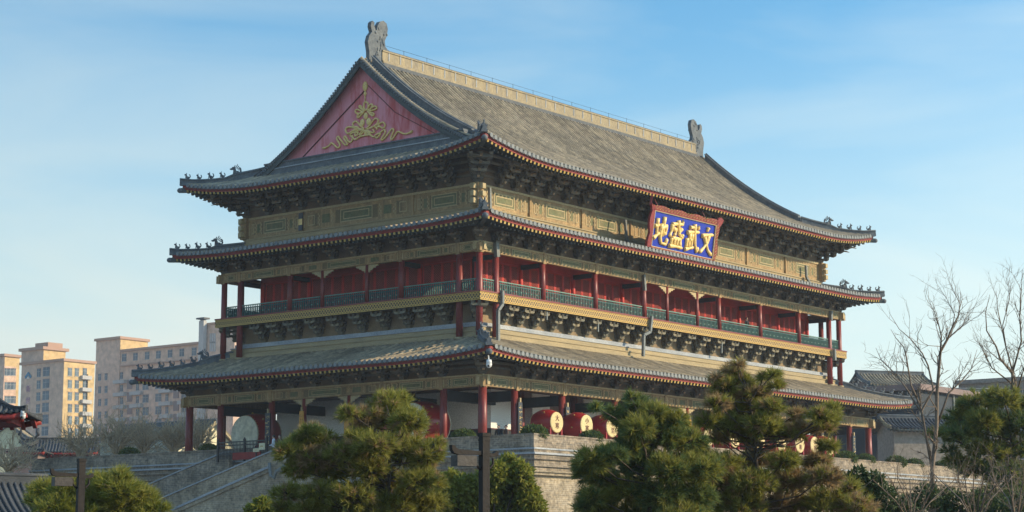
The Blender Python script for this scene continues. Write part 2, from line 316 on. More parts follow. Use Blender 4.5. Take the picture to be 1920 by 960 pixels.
class MB:
    def __init__(s): s.v = []; s.f = []; s.m = []; s.s = []; s.mats = []
    def mi(s, mat):
        if mat not in s.mats: s.mats.append(mat)
        return s.mats.index(mat)
    def face(s, pts, mat, smooth=False):
        b = len(s.v); s.v += [tuple(p) for p in pts]; s.f.append(tuple(range(b, b + len(pts)))); s.m.append(s.mi(mat)); s.s.append(smooth)
    def poly(s, V, F, mat, smooth=False):
        b = len(s.v); s.v += [tuple(p) for p in V]; k = s.mi(mat)
        for f in F: s.f.append(tuple(b + i for i in f)); s.m.append(k); s.s.append(smooth)
    def box(s, x0, x1, y0, y1, z0, z1, mat):
        s.poly([(x0, y0, z0), (x1, y0, z0), (x1, y1, z0), (x0, y1, z0), (x0, y0, z1), (x1, y0, z1), (x1, y1, z1), (x0, y1, z1)],
               [(3, 2, 1, 0), (4, 5, 6, 7), (0, 1, 5, 4), (1, 2, 6, 5), (2, 3, 7, 6), (3, 0, 4, 7)], mat)
    def bar(s, a, b, w, h, mat, mat_end=None, up=(0, 0, 1)):      # a square bar from a to b
        a = Vector(a); b = Vector(b); d = (b - a).normalized(); sd_ = d.cross(Vector(up))
        if sd_.length < 1e-4: sd_ = Vector((1, 0, 0))
        sd_.normalize(); u = sd_.cross(d)
        q = [(-w / 2, -h / 2), (w / 2, -h / 2), (w / 2, h / 2), (-w / 2, h / 2)]
        V = [a + sd_ * i + u * j for i, j in q] + [b + sd_ * i + u * j for i, j in q]
        s.poly(V, [(0, 1, 5, 4), (1, 2, 6, 5), (2, 3, 7, 6), (3, 0, 4, 7)], mat)
        s.poly(V, [(3, 2, 1, 0), (4, 5, 6, 7)], mat_end or mat)
    def frustum(s, c, b, t, h, mat):        # inverted block: bottom half-size b, top half-size t
        x, y, z = c
        s.poly([(x - b, y - b, z), (x + b, y - b, z), (x + b, y + b, z), (x - b, y + b, z), (x - t, y - t, z + h), (x + t, y - t, z + h), (x + t, y + t, z + h), (x - t, y + t, z + h)],
               [(3, 2, 1, 0), (4, 5, 6, 7), (0, 1, 5, 4), (1, 2, 6, 5), (2, 3, 7, 6), (3, 0, 4, 7)], mat)
    def tube(s, pts, rad, mat, n=8, cap=True, smooth=True):
        pts = [Vector(p) for p in pts]; 
        if not isinstance(rad, (list, tuple)): rad = [rad] * len(pts)
        b = len(s.v); ref = None
        for i, p in enumerate(pts):
            d = (pts[min(i + 1, len(pts) - 1)] - pts[max(i - 1, 0)])
            if d.length < 1e-9: d = Vector((0, 0, 1))
            d.normalize()
            if ref is None:
                ref = d.orthogonal().normalized()
            ref = (ref - d * ref.dot(d))
            if ref.length < 1e-6: ref = d.orthogonal()
            ref.normalize(); bt = d.cross(ref)
            for k in range(n):
                a = 2 * math.pi * k / n; q = p + (ref * math.cos(a) + bt * math.sin(a)) * rad[i]; s.v.append(tuple(q))
        k_ = s.mi(mat)
        for i in range(len(pts) - 1):
            for k in range(n):
                a0 = b + i * n + k; a1 = b + i * n + (k + 1) % n
                s.f.append((a0, a1, a1 + n, a0 + n)); s.m.append(k_); s.s.append(smooth)
        if cap:
            s.f.append(tuple(b + k for k in range(n))[::-1]); s.m.append(k_); s.s.append(False)
            e = b + (len(pts) - 1) * n; s.f.append(tuple(e + k for k in range(n))); s.m.append(k_); s.s.append(False)
    def ellipsoid(s, c, r, mat, nu=10, nv=7):
        V = []; F = []
        for j in range(nv + 1):
            t = math.pi * j / nv
            for i in range(nu):
                a = 2 * math.pi * i / nu
                V.append((c[0] + r[0] * math.sin(t) * math.cos(a), c[1] + r[1] * math.sin(t) * math.sin(a), c[2] + r[2] * math.cos(t)))
        for j in range(nv):
            for i in range(nu):
                F.append((j * nu + i, (j + 1) * nu + i, (j + 1) * nu + (i + 1) % nu, j * nu + (i + 1) % nu))
        s.poly(V, F, mat, True)
    def slab(s, outline, axis, lo, hi, mat, mat_side=None):      # outline in the two other axes, extruded along axis
        ax = 'xyz'.index(axis); oth = [i for i in range(3) if i != ax]
        def P(q, t):
            r = [0, 0, 0]; r[oth[0]] = q[0]; r[oth[1]] = q[1]; r[ax] = t; return tuple(r)
        A = [P(q, lo) for q in outline]; B = [P(q, hi) for q in outline]; n = len(outline)
        s.poly(A + B, [tuple(range(n)), tuple(range(2 * n - 1, n - 1, -1))], mat)
        s.poly(A + B, [(i, (i + 1) % n, n + (i + 1) % n, n + i) for i in range(n)], mat_side or mat)
    def mesh(s, name):
        me = bpy.data.meshes.new(name); me.from_pydata([tuple(p) for p in s.v], [], s.f)
        for m in s.mats: me.materials.append(MATS[m])
        me.polygons.foreach_set('material_index', s.m); me.polygons.foreach_set('use_smooth', s.s)
        me.update(); return me
    def build(s, name, parent=None, kind=None, label=None, oz=OZ, recalc=True):
        a = np.array(s.v); c = np.array([(a[:, 0].min() + a[:, 0].max()) / 2, (a[:, 1].min() + a[:, 1].max()) / 2, a[:, 2].min()])
        s.v = [tuple(p) for p in (a - c)]
        me = s.mesh(name)
        if recalc:
            import bmesh
            bm = bmesh.new(); bm.from_mesh(me); bmesh.ops.recalc_face_normals(bm, faces=bm.faces); bm.to_mesh(me); bm.free()
        o = bpy.data.objects.new(name, me); COL.objects.link(o); o.location = (c[0], c[1], c[2] + oz)
        adopt(o, parent)
        return tag(o, label, None, None, kind)

def tris_mesh(name, V, mats, mi):        # V: (n,3,3) triangles
    n = len(V); me = bpy.data.meshes.new(name)
    me.vertices.add(n * 3); me.vertices.foreach_set('co', V.reshape(-1).astype(np.float32))
    me.loops.add(n * 3); me.loops.foreach_set('vertex_index', np.arange(n * 3, dtype=np.int32))
    me.polygons.add(n); me.polygons.foreach_set('loop_start', np.arange(0, n * 3, 3, dtype=np.int32))
    for m in mats: me.materials.append(MATS[m])
    me.polygons.foreach_set('material_index', mi.astype(np.int32))
    me.update(calc_edges=True); return me

def text_mesh(body, mat, size=1.0, extrude=0.01):
    c = bpy.data.curves.new('lettering', 'FONT'); c.body = body; c.size = size; c.extrude = extrude; c.align_x = 'CENTER'; c.align_y = 'CENTER'
    o = bpy.data.objects.new('lettering', c); COL.objects.link(o)
    dg = bpy.context.evaluated_depsgraph_get(); me = bpy.data.meshes.new_from_object(o.evaluated_get(dg))
    bpy.data.objects.remove(o); bpy.data.curves.remove(c)
    me.materials.clear(); me.materials.append(MATS[mat]); return me

# ------------------------------------------------------------------ ground
GZ = -OZ
b = MB(); b.face([(-1500, -1500, GZ), (3000, -1500, GZ), (3000, 3000, GZ), (-1500, 3000, GZ)], 'plaza_stone')
g = b.build('ground', recalc=False); g['kind'] = 'structure'
b = MB(); b.face([(-130, -150, GZ + .004), (-20, -150, GZ + .004), (-20, 160, GZ + .004), (-130, 160, GZ + .004)], 'asphalt')
g = b.build('road', recalc=False); g['kind'] = 'structure'
b = MB(); b.box(-20, 90, -60, 70, GZ - .3, GZ + .13, 'concrete')
g = b.build('pavement'); g['kind'] = 'structure'

# ------------------------------------------------------------------ the drum tower
W, D = 49.4, 25.07
XS = [0, 1.76, 6.99, 13.23, 19.47, 29.93, 36.17, 42.41, 47.64, 49.4]
YS = [0, 1.76, 7.06, 18.01, 23.31, 25.07]
TOWER = thing('drum_tower', (W / 2, D / 2, GZ), 'triple-eaved ancient timber tower with grey tiled roofs on a brick base', 'tower')

# --- brick base
PX, PY, TZ = 4.0, 7.77, -10.45
BX1, BY1 = 66.0, 42.4
base = MB()
V = []
for z, o in ((GZ, .55), (-12.0, .02)): V += [(-PX - o + .35, -PY - o + .35, z), (BX1 + o, -PY - o + .35, z), (BX1 + o, BY1 + o, z), (-PX - o + .35, BY1 + o, z)]
base.poly(V, [(0, 1, 5, 4), (1, 2, 6, 5), (2, 3, 7, 6), (3, 0, 4, 7), (4, 5, 6, 7)], 'brick')
BASE = base.build('brick_base', TOWER)
b = MB()
b.box(-PX + .3, BX1 - .3, -PY + .3, BY1 - .3, -12.0, TZ, 'concrete'); b.build('terrace', BASE)
def ring(b, o0, o1, z0, z1, mat):       # a rectangular band standing o0 outside the parapet line, o1 inside
    x0, x1, y0, y1 = -PX, BX1, -PY, BY1
    b.box(x0 - o0, x1 + o0, y0 - o0, y0 + o1, z0, z1, mat); b.box(x0 - o0, x1 + o0, y1 - o1, y1 + o0, z0, z1, mat)
    b.box(x0 - o0, x0 + o1, y0 + o1, y1 - o1, z0, z1, mat); b.box(x1 - o1, x1 + o0, y0 + o1, y1 - o1, z0, z1, mat)
b = MB(); ring(b, 0, .42, -10.32, -9.52, 'brick_grey'); ring(b, .05, .47, -9.52, -9.43, 'brick_grey'); b.build('parapet', BASE)
b = MB()
ring(b, .16, .5, -10.42, -10.32, 'ledge_white'); ring(b, .10, .5, -10.62, -10.42, 'brick_grey'); ring(b, .30, .5, -10.74, -10.62, 'ledge_white')
ring(b, .16, .5, -10.98, -10.74, 'brick_grey'); ring(b, .26, .5, -11.06, -10.98, 'brick_grey'); ring(b, .10, .5, -11.4, -11.06, 'brick_grey')
ring(b, .20, .5, -11.5, -11.4, 'brick_grey'); ring(b, .02, .5, -11.75, -11.5, 'brick_grey'); ring(b, .12, .5, -11.84, -11.75, 'brick'); ring(b, -.02, .5, -12.02, -11.84, 'brick')
b.build('cornice', BASE)
# stair along the west side
st = MB()
XO, XI = -7.3, -4.35
def stair_wall(bb, x0, x1, p0, p1, low, matw, cope=True):     # p0 (top), p1 (lower) : (y,z) of the coping line, run on down
    (ya, za), (yb, zb) = p0, p1; sl_ = (zb - za) / (yb - ya)
    yc = ya + (GZ + 1.2 - za) / sl_
    bb.slab([(ya - low, za), (ya, za), (yc, GZ + 1.2), (yc, GZ), (ya - low, GZ)], 'x', x0, x1, matw)
    if cope:
        bb.slab([(ya - low, za), (ya, za), (yc, GZ + 1.2), (yc, GZ + 1.28), (ya, za + .09), (ya - low, za + .09)], 'x', x0 - .08, x1 + .08, 'ledge_white')
    return ya, za, sl_, yc
SP = TOWER and thing  # noqa
STAIR = None
a = on(520, 840, 'x', XO); c = on(298, 935, 'x', XO)
b = MB(); info = stair_wall(b, XO, XO + .4, (a[1], a[2] - .09), (c[1], c[2] - .09), 5.0, 'brick')
STAIR = b.build('stairway', TOWER)
a2 = on(507, 873, 'x', XO); c2 = on(315, 958, 'x', XO); s2 = (c2[2] - a2[2]) / (c2[1] - a2[1])
b = MB(); y2 = info[3]
b.slab([(a2[1], a2[2]), (y2, a2[2] + s2 * (y2 - a2[1])), (y2, a2[2] + s2 * (y2 - a2[1]) - .16), (a2[1], a2[2] - .16)], 'x', XO - .16, XO - .003, 'ledge_white')
b.slab([(a2[1], a2[2] - .16), (y2, a2[2] + s2 * (y2 - a2[1]) - .16), (y2, a2[2] + s2 * (y2 - a2[1]) - .42), (a2[1], a2[2] - .42)], 'x', XO - .09, XO - .003, 'brick')
b.build('stair_ledge', STAIR)
a = on(428, 847, 'x', XI); c = on(257, 920, 'x', XI)
b = MB(); stair_wall(b, XI - .4, XI, (a[1], a[2] - .09), (c[1], c[2] - .09), .55, 'brick_grey'); b.build('stair_wall', STAIR)
b = MB(); ya, za, sl_, yc = info
ns = 40
for i in range(ns):
    y0 = ya + (yc - ya) * i / ns; y1 = ya + (yc - ya) * (i + 1) / ns; zt = -10.5 + sl_ * (y0 - ya) 
    b.box(XO + .4, XI - .4, y0, y1, GZ, max(zt, GZ + .15), 'concrete')
b.box(XO + .4, XI + .3, ya - 5, ya, GZ, -10.5, 'concrete'); b.build('steps', STAIR)
b = MB(); b.tube([on(505, 868, 'x', XO - .3), on(507, 892, 'x', XO - .3), on(514, 896, 'x', XO - .3), on(518, 884, 'x', XO - .3), on(545, 866, 'x', XO - .3)], .11, 'pipe_grey', 8)
b.build('drainpipe', STAIR)

# --- columns
def column_mesh(r, h, name='column'):
    b = MB(); b.tube([(0, 0, 0), (0, 0, .16)], [r * 1.45, r * 1.25], 'ledge', 18)
    b.tube([(0, 0, .16), (0, 0, h * .5), (0, 0, h)], [r, r * 1.0, r * .94], 'red_column', 18)
    return b.mesh(name)
q = 1.68
LX = [-q, 1.70] + XS[2:-2] + [47.70, W + q]; LY = [-q, 1.70] + YS[2:-2] + [D - 1.70, D + q]
cm = column_mesh(.30, 4.5); cms = column_mesh(.25, 4.5); cm_s = column_mesh(.17, 4.5)
for x in LX:
    for y in (-q, D + q): inst('column', cm if x in (LX[0], LX[-1]) else cms, (x, y, TZ), parent=TOWER)
for y in LY[1:-1]:
    for x in (-q, W + q): inst('column', cms, (x, y, TZ), parent=TOWER)
for x in (22.6, 26.8): inst('column', cm_s, (x, -q, TZ), parent=TOWER)
for y in (10.34, 14.73): inst('column', cm_s, (-q, y, TZ), parent=TOWER)
ucm = column_mesh(.225, 2.9); uls = column_mesh(.235, 6.0); um = column_mesh(.15, 2.9)
def upper_col(x, y, long): inst('column', uls if long else ucm, (x, y, -2.5 if long else .6), parent=TOWER)
for x in XS:
    for y in (0, D): upper_col(x, y, x in (XS[0], XS[1], XS[-1], XS[-2]))
for y in YS[1:-1]:
    for x in (0, W): upper_col(x, y, y in (YS[1], YS[-2]))
for x in (22.6, 26.8): inst('column', um, (x, 0, .6), parent=TOWER)
for y in (10.34, 14.73): inst('column', um, (0, y, .6), parent=TOWER)

# --- painted beams, with raised panel patterns
def face_bars(bb, side, off, segs, z0, z1, kind):
    """relief on a beam face. side 'F' (facing -Y) or 'L' (facing -X); off = plane; segs = bay intervals"""
    t = .025
    def rect(a0, a1, c0, c1, mat, tt=t):
        if side == 'F': bb.box(a0, a1, off - tt, off + .001, c0, c1, mat)
        else: bb.box(off - tt, off + .001, a0, a1, c0, c1, mat)
    h = z1 - z0
    for (s0, s1) in segs:
        Lb = s1 - s0
        if Lb < 1.0: continue
        e = h * .13
        # end blocks
        for a in (s0 + .12, s1 - .12 - .16): rect(a, a + .16, z0 + e, z1 - e, 'paint_light')
        def frame(a0, a1, c0, c1, w, mat='paint_light'):
            rect(a0, a1, c0, c0 + w, mat); rect(a0, a1, c1 - w, c1, mat); rect(a0, a0 + w, c0 + w, c1 - w, mat); rect(a1 - w, a1, c0 + w, c1 - w, mat)
        w = h * .055
        m = (s0 + s1) / 2; hw = min(Lb * .2, 1.6)
        rect(m - hw + w, m + hw - w, z0 + e + w, z1 - e - w, 'paint_green', .012); frame(m - hw, m + hw, z0 + e, z1 - e, w)
        frame(m - hw * .8, m + hw * .8, z0 + h * .28, z1 - h * .28, w)
        # wavy upright lines and small blocks toward the ends
        zig = 6
        room = Lb / 2 - hw - .4
        for sgn in (-1, 1):
            for fr in (.22, .62):
                a = m + sgn * (hw + room * fr)
                for k in range(zig):
                    c0 = z0 + e + (h - 2 * e) * k / zig; c1 = z0 + e + (h - 2 * e) * (k + 1) / zig
                    o = (.07 if k % 2 else -.05) * h / 1.2
                    rect(a + o - w * .6, a + o + w * .6, c0, c1, 'paint_light')
            a = m + sgn * (hw + room * .42); rect(a - room * .11, a + room * .11, z0 + h * .25, z1 - h * .25, 'paint_green', .014); rect(m + sgn * hw - .001 if sgn > 0 else m - hw - room * .14, m + hw + room * .14 if sgn > 0 else m - hw + .001, z0 + e, z1 - e, 'paint_brown', .008); rect(m + sgn * (hw + room * .74) - room * .07, m + sgn * (hw + room * .74) + room * .07, z0 + e, z1 - e, 'paint_brown', .008)
            a = m + sgn * (hw + room * .85)
            if room > .8: frame(a - room * .1, a + room * .1, z0 + h * .2, z1 - h * .2, w)
def segs_of(L): return list(zip(L[:-1], L[1:]))
XSM = XS[:5] + [22.6, 26.8] + XS[5:]; YSM = YS[:3] + [10.34, 14.73] + YS[3:]
def beam_ring(name, off, z0, z1, th, lipped=True):
    """four beams on a rectangle standing off outside the column ring"""
    out = []
    for side in 'FBLR':
        b = MB(); x0, x1, y0, y1 = -off - th, W + off + th, -off - th, D + off + th
        if side == 'F': b.box(x0, x1, y0, y0 + 2 * th, z0, z1, 'paint_tan'); b.box(x0 - .06, x1 + .06, y0 - .06, y0 + 2 * th + .06, z1, z1 + .09, 'paint_light')
        if side == 'B': b.box(x0, x1, y1 - 2 * th, y1, z0, z1, 'paint_tan')
        if side == 'L': b.box(x0, x0 + 2 * th, y0 + 2 * th, y1 - 2 * th, z0, z1, 'paint_tan'); b.box(x0 - .06, x0 + 2 * th, y0 + 2 * th + .06, y1 - 2 * th - .06, z1, z1 + .09, 'paint_light')
        if side == 'R': b.box(x1 - 2 * th, x1, y0 + 2 * th, y1 - 2 * th, z0, z1, 'paint_tan')
        if side in 'FL':
            ring_ = XS if side == 'F' else YS
            ring_ = [r_ + (-off if i == 0 else off if i == len(ring_) - 1 else 0) for i, r_ in enumerate(ring_)]
            face_bars(b, side, -off - th, segs_of(ring_), z0, z1, 0)
            for r_ in ring_:            # column head plates across the beam
                if side == 'F': b.box(r_ - .17, r_ + .17, y0 - .07, y0, z0 - .1, z1 + .09, 'paint_tan')
                else: b.box(x0 - .07, x0, r_ - .17, r_ + .17, z0 - .1, z1 + .09, 'paint_tan')
        out.append(b.build(name, TOWER))
    # projecting beam heads at the corners
    for sx, X in ((-1, -off - th), (1, W + off + th)):
        for sy, Y in ((-1, -off - th), (1, D + off + th)):
            b = MB(); h = z1 - z0
            b.box(min(X, X + sx * .38), max(X, X + sx * .38), Y - .13 if sy > 0 else Y + .02, Y - .02 if sy > 0 else Y + .30, z0 + h * .12, z1, 'paint_light')
            b.box(X - .30 if sx > 0 else X + .02, X - .02 if sx > 0 else X + .30, min(Y, Y + sy * .38), max(Y, Y + sy * .38), z0 + h * .12, z1, 'paint_light')
            b.box(min(X, X + sx * .30), max(X, X + sx * .30), min(Y, Y + sy * .26), max(Y, Y + sy * .26), z0 - .05, z1 - h * .15, 'paint_tan')
            b.build('beam_head', TOWER)
beam_ring('painted_beam', q, -5.97, -5.27, .20)
beam_ring('painted_beam', 0, 3.44, 4.05, .17)

# --- bracket clusters
def bracket_mesh(name, T, step, th, w0, dw, mats, tongue=True, extra=1.0):
    m1, m2, m3 = mats; b = MB()
    b.frustum((0, -.02, 0), .17, .26, .2, m1)
    for k in range(T):
        z = .2 + k * th
        reach = -(k + 1) * step
        a = .085
        b.box(-a, a, reach, .05, z, z + th * .52, m2)                       # outward arm
        b.slab([(reach, z), (reach, z + th * .52), (reach - .16, z + th * .5), (reach - .10, z + th * .12)], 'x', -a * .95, a * .95, m3)
        for j in range(k + 2):
            if j > k + 1: continue
            y = -j * step
            if j < k - 1: continue
            w = w0 + dw * (k - abs(j - k) * .4)
            b.slab([(-w, z + th * .5), (-w, z + th * .2), (-w * .72, z), (w * .72, z), (w, z + th * .2), (w, z + th * .5)], 'y', y - .075, y + .075, m1)
            for sx in (-w + .1, 0, w - .1): b.frustum((sx, y, z + th * .52), .085, .135, th * .44, m2)
        if tongue and k >= T - 2:
            y0, y1 = -.1, reach - .55; zz = z + th * .45
            b.poly([(-.075, y0, zz + .42), (.075, y0, zz + .42), (.075, y1 + .2, zz + .02), (-.075, y1 + .2, zz + .02),
                    (-.075, y0, zz + .20), (.075, y0, zz + .20), (.075, y1, zz - .10), (-.075, y1, zz - .10)],
                   [(0, 1, 2, 3), (7, 6, 5, 4), (0, 3, 7, 4), (1, 5, 6, 2), (3, 2, 6, 7)], m3)
    return b.mesh(name)
BB = bracket_mesh('balcony_bracket', 3, .37, .345, .34, .12, ('bracket', 'bracket_dark', 'bracket'), tongue=False)
BE = bracket_mesh('eave_bracket', 4, .48, .36, .40, .13, ('bracket_dark', 'bracket_dark', 'bracket_tongue'))
BL = bracket_mesh('eave_bracket', 3, .42, .30, .40, .12, ('bracket_dark', 'bracket_dark', 'bracket_tongue'))
BM = bracket_mesh('beam_bracket', 2, .40, .28, .36, .10, ('bracket_dark', 'bracket_dark', 'bracket_tongue'), tongue=False)
def bay_positions(L, per=3, big=5, off=0):
    out = []
    for i, (a, c) in enumerate(segs_of(L)):
        n = 1 if c - a < 3.6 else (big if c - a > 9 else per)
        out += [a + (c - a) * k / n for k in range(n)]
    return out + [L[-1]]
def brackets(name, mesh, inset, z, per=3, big=5, skip_end=False, corner=1.25):
    X = bay_positions(XS, per, big); Y = bay_positions(YS, per, big)
    X[0] += inset; X[-1] -= inset; Y[0] += inset; Y[-1] -= inset
    X = [x for i, x in enumerate(X) if i in (0, len(X) - 1) or (X[0] + .9 < x < X[-1] - .9)]
    Y = [y for i, y in enumerate(Y) if i in (0, len(Y) - 1) or (Y[0] + .9 < y < Y[-1] - .9)]
    for x in X[1:-1]: inst(name, mesh, (x, inset, z), 0, parent=TOWER)
    for y in Y[1:-1]: inst(name, mesh, (inset, y, z), -math.pi / 2, parent=TOWER)
    for (x, y, r_) in ((X[0], Y[0], -math.pi / 4), (X[0], Y[-1], -3 * math.pi / 4), (X[-1], Y[0], math.pi / 4)):
        inst(name, mesh, (x, y, z), r_, (1.1, corner * 1.1, 1), TOWER)
    for y in Y[-4:-1]: pass
brackets('balcony_bracket', BB, .95, -1.22)
brackets('eave_bracket', BE, 1.12, 8.46)
brackets('beam_bracket', BM, .02, 4.12)
brackets('eave_bracket', BL, -q, -5.19)

# --- walls behind the brackets, ledges, friezes
def wall_ring(name, inset, z0, z1, mat, th=.3, parent=None):
    b = MB(); x0, x1, y0, y1 = inset, W - inset, inset, D - inset
    b.box(x0, x1, y0, y0 + th, z0, z1, mat); b.box(x0, x1, y1 - th, y1, z0, z1, mat)
    b.box(x0, x0 + th, y0 + th, y1 - th, z0, z1, mat); b.box(x1 - th, x1, y0 + th, y1 - th, z0, z1, mat)
    return b, name
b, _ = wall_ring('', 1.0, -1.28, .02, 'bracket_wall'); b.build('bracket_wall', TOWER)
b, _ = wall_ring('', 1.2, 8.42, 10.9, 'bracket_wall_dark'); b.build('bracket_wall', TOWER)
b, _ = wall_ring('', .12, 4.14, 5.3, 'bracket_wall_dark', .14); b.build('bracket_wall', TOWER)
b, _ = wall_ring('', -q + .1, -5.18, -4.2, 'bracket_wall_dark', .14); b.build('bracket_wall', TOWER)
def purlins(name, spots, w, h_):       # continuous timbers tying the bracket clusters together
    for ins, z in spots:
        b = MB(); x0, x1, y0, y1 = ins, W - ins, ins, D - ins
        b.box(x0, x1, y0, y0 + w, z, z + h_, 'bracket_dark'); b.box(x0, x0 + w, y0 + w, y1, z, z + h_, 'bracket_dark')
        b.box(x1 - w, x1, y0 + w, y1, z, z + h_, 'bracket_dark'); b.build(name, TOWER)
purlins('purlin', [(1.06, 9.0), (1.06, 9.42), (.16, 9.74), (-.34, 10.08), (-.86, 10.36)], .12, .15)
purlins('purlin', [(-q - .06, -4.72), (-q - .5, -4.46), (-q - .95, -4.22)], .12, .13)
# stone-coloured ledge over the lower roof
b = MB()
for ins, z0, z1, mt in ((.14, -2.80, -2.36, 'ledge'), (.08, -2.36, -2.27, 'ledge'), (.26, -2.27, -1.98, 'ledge'), (.20, -1.98, -1.90, 'ledge'), (.42, -1.90, -1.62, 'ledge'), (.36, -1.62, -1.55, 'ledge_white'), (.62, -1.55, -1.28, 'ledge_white')):
    x0, x1, y0, y1 = ins, W - ins, ins, D - ins
    b.box(x0, x1, y0, y1, z0, z1, mt)
b.build('ledge', TOWER)
b = MB()
for ins, z0, z1, mt in ((.96, 5.6, 6.36, 'ledge'), (.90, 6.36, 6.46, 'ledge'), (1.0, 6.46, 6.70, 'ledge'), (.93, 6.70, 6.80, 'ledge')):
    b.box(ins, W - ins, ins, D - ins, z0, z1, mt)
b.build('ledge', TOWER)
# painted frieze of the top storey
b, _ = wall_ring('', 1.13, 6.80, 8.44, 'paint_tan', .2)
FRIEZE = b.build('frieze', TOWER)
b = MB(); face_bars(b, 'F', 1.13, segs_of([1.2] + XS[2:-2] + [W - 1.2]), 6.92, 8.22, 0)
b.box(1.05, W - 1.05, 1.05, 1.13, 8.28, 8.44, 'paint_light'); b.build('relief', FRIEZE)
b = MB(); face_bars(b, 'L', 1.13, segs_of([1.2] + YS[2:-2] + [D - 1.2]), 6.92, 8.22, 0)
b.box(1.05, 1.13, 1.13, D - 1.05, 8.28, 8.44, 'paint_light'); b.build('relief', FRIEZE)
for x in XS[2:-2]:
    b = MB(); b.box(x - .16, x + .16, .98, 1.13, 6.8, 8.28, 'paint_tan'); b.build('pilaster', FRIEZE)
for y in YS[2:-2]:
    b = MB(); b.box(.98, 1.13, y - .16, y + .16, 6.8, 8.28, 'paint_tan'); b.build('pilaster', FRIEZE)
for X, Y in ((1.05, 1.05), (1.05, D - 1.05), (W - 1.05, 1.05), (W - 1.05, D - 1.05)):
    b = MB()
    sx = -1 if X < 9 else 1; sy = -1 if Y < 9 else 1
    b.box(X - .3, X + .3, Y - .3, Y + .3, 6.8, 8.44, 'paint_tan')
    for zc in (6.95, 7.45, 7.98):
        b.box(min(X + sx * .3, X + sx * .62), max(X + sx * .3, X + sx * .62), Y - .17, Y + .17, zc, zc + .36, 'paint_light')
        b.box(X - .17, X + .17, min(Y + sy * .3, Y + sy * .62), max(Y + sy * .3, Y + sy * .62), zc, zc + .36, 'paint_light')
    b.build('corner_block', FRIEZE)
# colour band painted on the west frieze
b = MB(); b.box(.90, .979, 18.01 - .2, 18.01 + .2, 6.88, 8.2, 'board_black'); b.box(.885, .90, 18.01 - .2, 18.01 + .2, 7.3, 7.75, 'gold'); b.build('painted_band', FRIEZE)

# --- balcony
BAL = MB(); BAL.box(-.40, W + .40, -.40, D + .40, .045, .592, 'soffit'); BALO = BAL.build('balcony', TOWER)
p_ = .46
for nm, bx in (('carved_board', (-p_, W + p_, -p_, -.403)), ('carved_board', (-p_, W + p_, D + .403, D + p_)), ('carved_board', (-p_, -.403, -.403, D + .403)), ('carved_board', (W + .403, W + p_, -.403, D + .403))):
    b = MB(); b.box(*bx, .04, .60, 'carved_gold'); b.build(nm, BALO)
b = MB()
o = .5
b.box(-o, W + o, -o, -o + .25, .603, .70, 'red_column'); b.box(-o, W + o, D + o - .25, D + o, .603, .70, 'red_column')
b.box(-o, -o + .25, -o + .25, D + o - .25, .603, .70, 'red_column'); b.box(W + o - .25, W + o, -o + .25, D + o - .25, .603, .70, 'red_column'); b.build('edge_strip', BALO)
def railing(a0, a1, side, pos):
    b = MB(); Lr = a1 - a0
    def bx(s0, s1, t0, t1, z0, z1, mat):
        if side in 'FB': b.box(s0, s1, pos + t0, pos + t1, z0, z1, mat)
        else: b.box(pos + t0, pos + t1, s0, s1, z0, z1, mat)
    bx(a0, a1, -.045, .045, 1.53, 1.60, 'rail_pale'); bx(a0, a1, -.04, .04, .70, .78, 'rail_green'); bx(a0, a1, -.03, .03, 1.36, 1.42, 'rail_green')
    n = max(2, int(Lr / .19))
    for k in range(n):
        s = a0 + Lr * (k + .5) / n
        bx(s - .042, s + .042, -.035, .035, .78, 1.36, 'rail_green'); bx(s - .05, s + .05, -.04, .04, 1.0, 1.1, 'rail_pale' if k % 3 == 1 else 'rail_green'); bx(s - .022, s + .022, -.025, .025, 1.42, 1.53, 'rail_green')
    b.build('railing', TOWER)
for a0, a1 in segs_of(XSM): 
    railing(a0 + .2, a1 - .2, 'F', 0); railing(a0 + .2, a1 - .2, 'B', D)
for a0, a1 in segs_of(YSM): railing(a0 + .2, a1 - .2, 'L', 0); railing(a0 + .2, a1 - .2, 'R', W)

# --- hall of the balcony storey
hi = 1.95
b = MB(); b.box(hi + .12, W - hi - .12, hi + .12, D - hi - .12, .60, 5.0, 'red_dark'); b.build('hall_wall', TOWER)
b = MB(); b.box(hi - .02, W - hi + .02, hi - .02, hi + .12, 3.37, 5.0, 'red_door'); b.box(hi - .02, hi + .12, hi + .12, D - hi + .02, 3.37, 5.0, 'red_door'); b.build('lintel', TOWER)
def leaf_mesh(w, name='lattice_door'):
    b = MB(); h = 2.74; t = .09
    b.box(-w / 2, -w / 2 + t, -.06, .0, 0, h, 'red_door'); b.box(w / 2 - t, w / 2, -.06, 0, 0, h, 'red_door')
    for z in (0, .78, .92, h - t): b.box(-w / 2 + t, w / 2 - t, -.055, -.002, z, z + .09, 'red_door')
    b.box(-w / 2 + t, w / 2 - t, -.03, -.01, .09, .78, 'red_door')
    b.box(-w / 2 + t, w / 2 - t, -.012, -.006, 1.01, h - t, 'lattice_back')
    z0, z1 = 1.01, h - t; iw = w - 2 * t; st_ = .17
    k = -iw
    n = int((iw + (z1 - z0)) / st_)
    for i in range(1, n):
        c = i * st_
        for sg in (1, -1):
            x0 = max(0, c - (z1 - z0)); x1 = min(iw, c); 
            if x1 - x0 < .05: continue
            pa = (x0, c - x0); pb = (x1, c - x1)
            A = (-w / 2 + t + (pa[0] if sg > 0 else iw - pa[0]), -.03, z0 + pa[1]); Bq = (-w / 2 + t + (pb[0] if sg > 0 else iw - pb[0]), -.03, z0 + pb[1])
            b.bar(A, Bq, .03, .035, 'lattice', up=(0, 1, 0))
    return b.mesh(name)
LEAF = {}
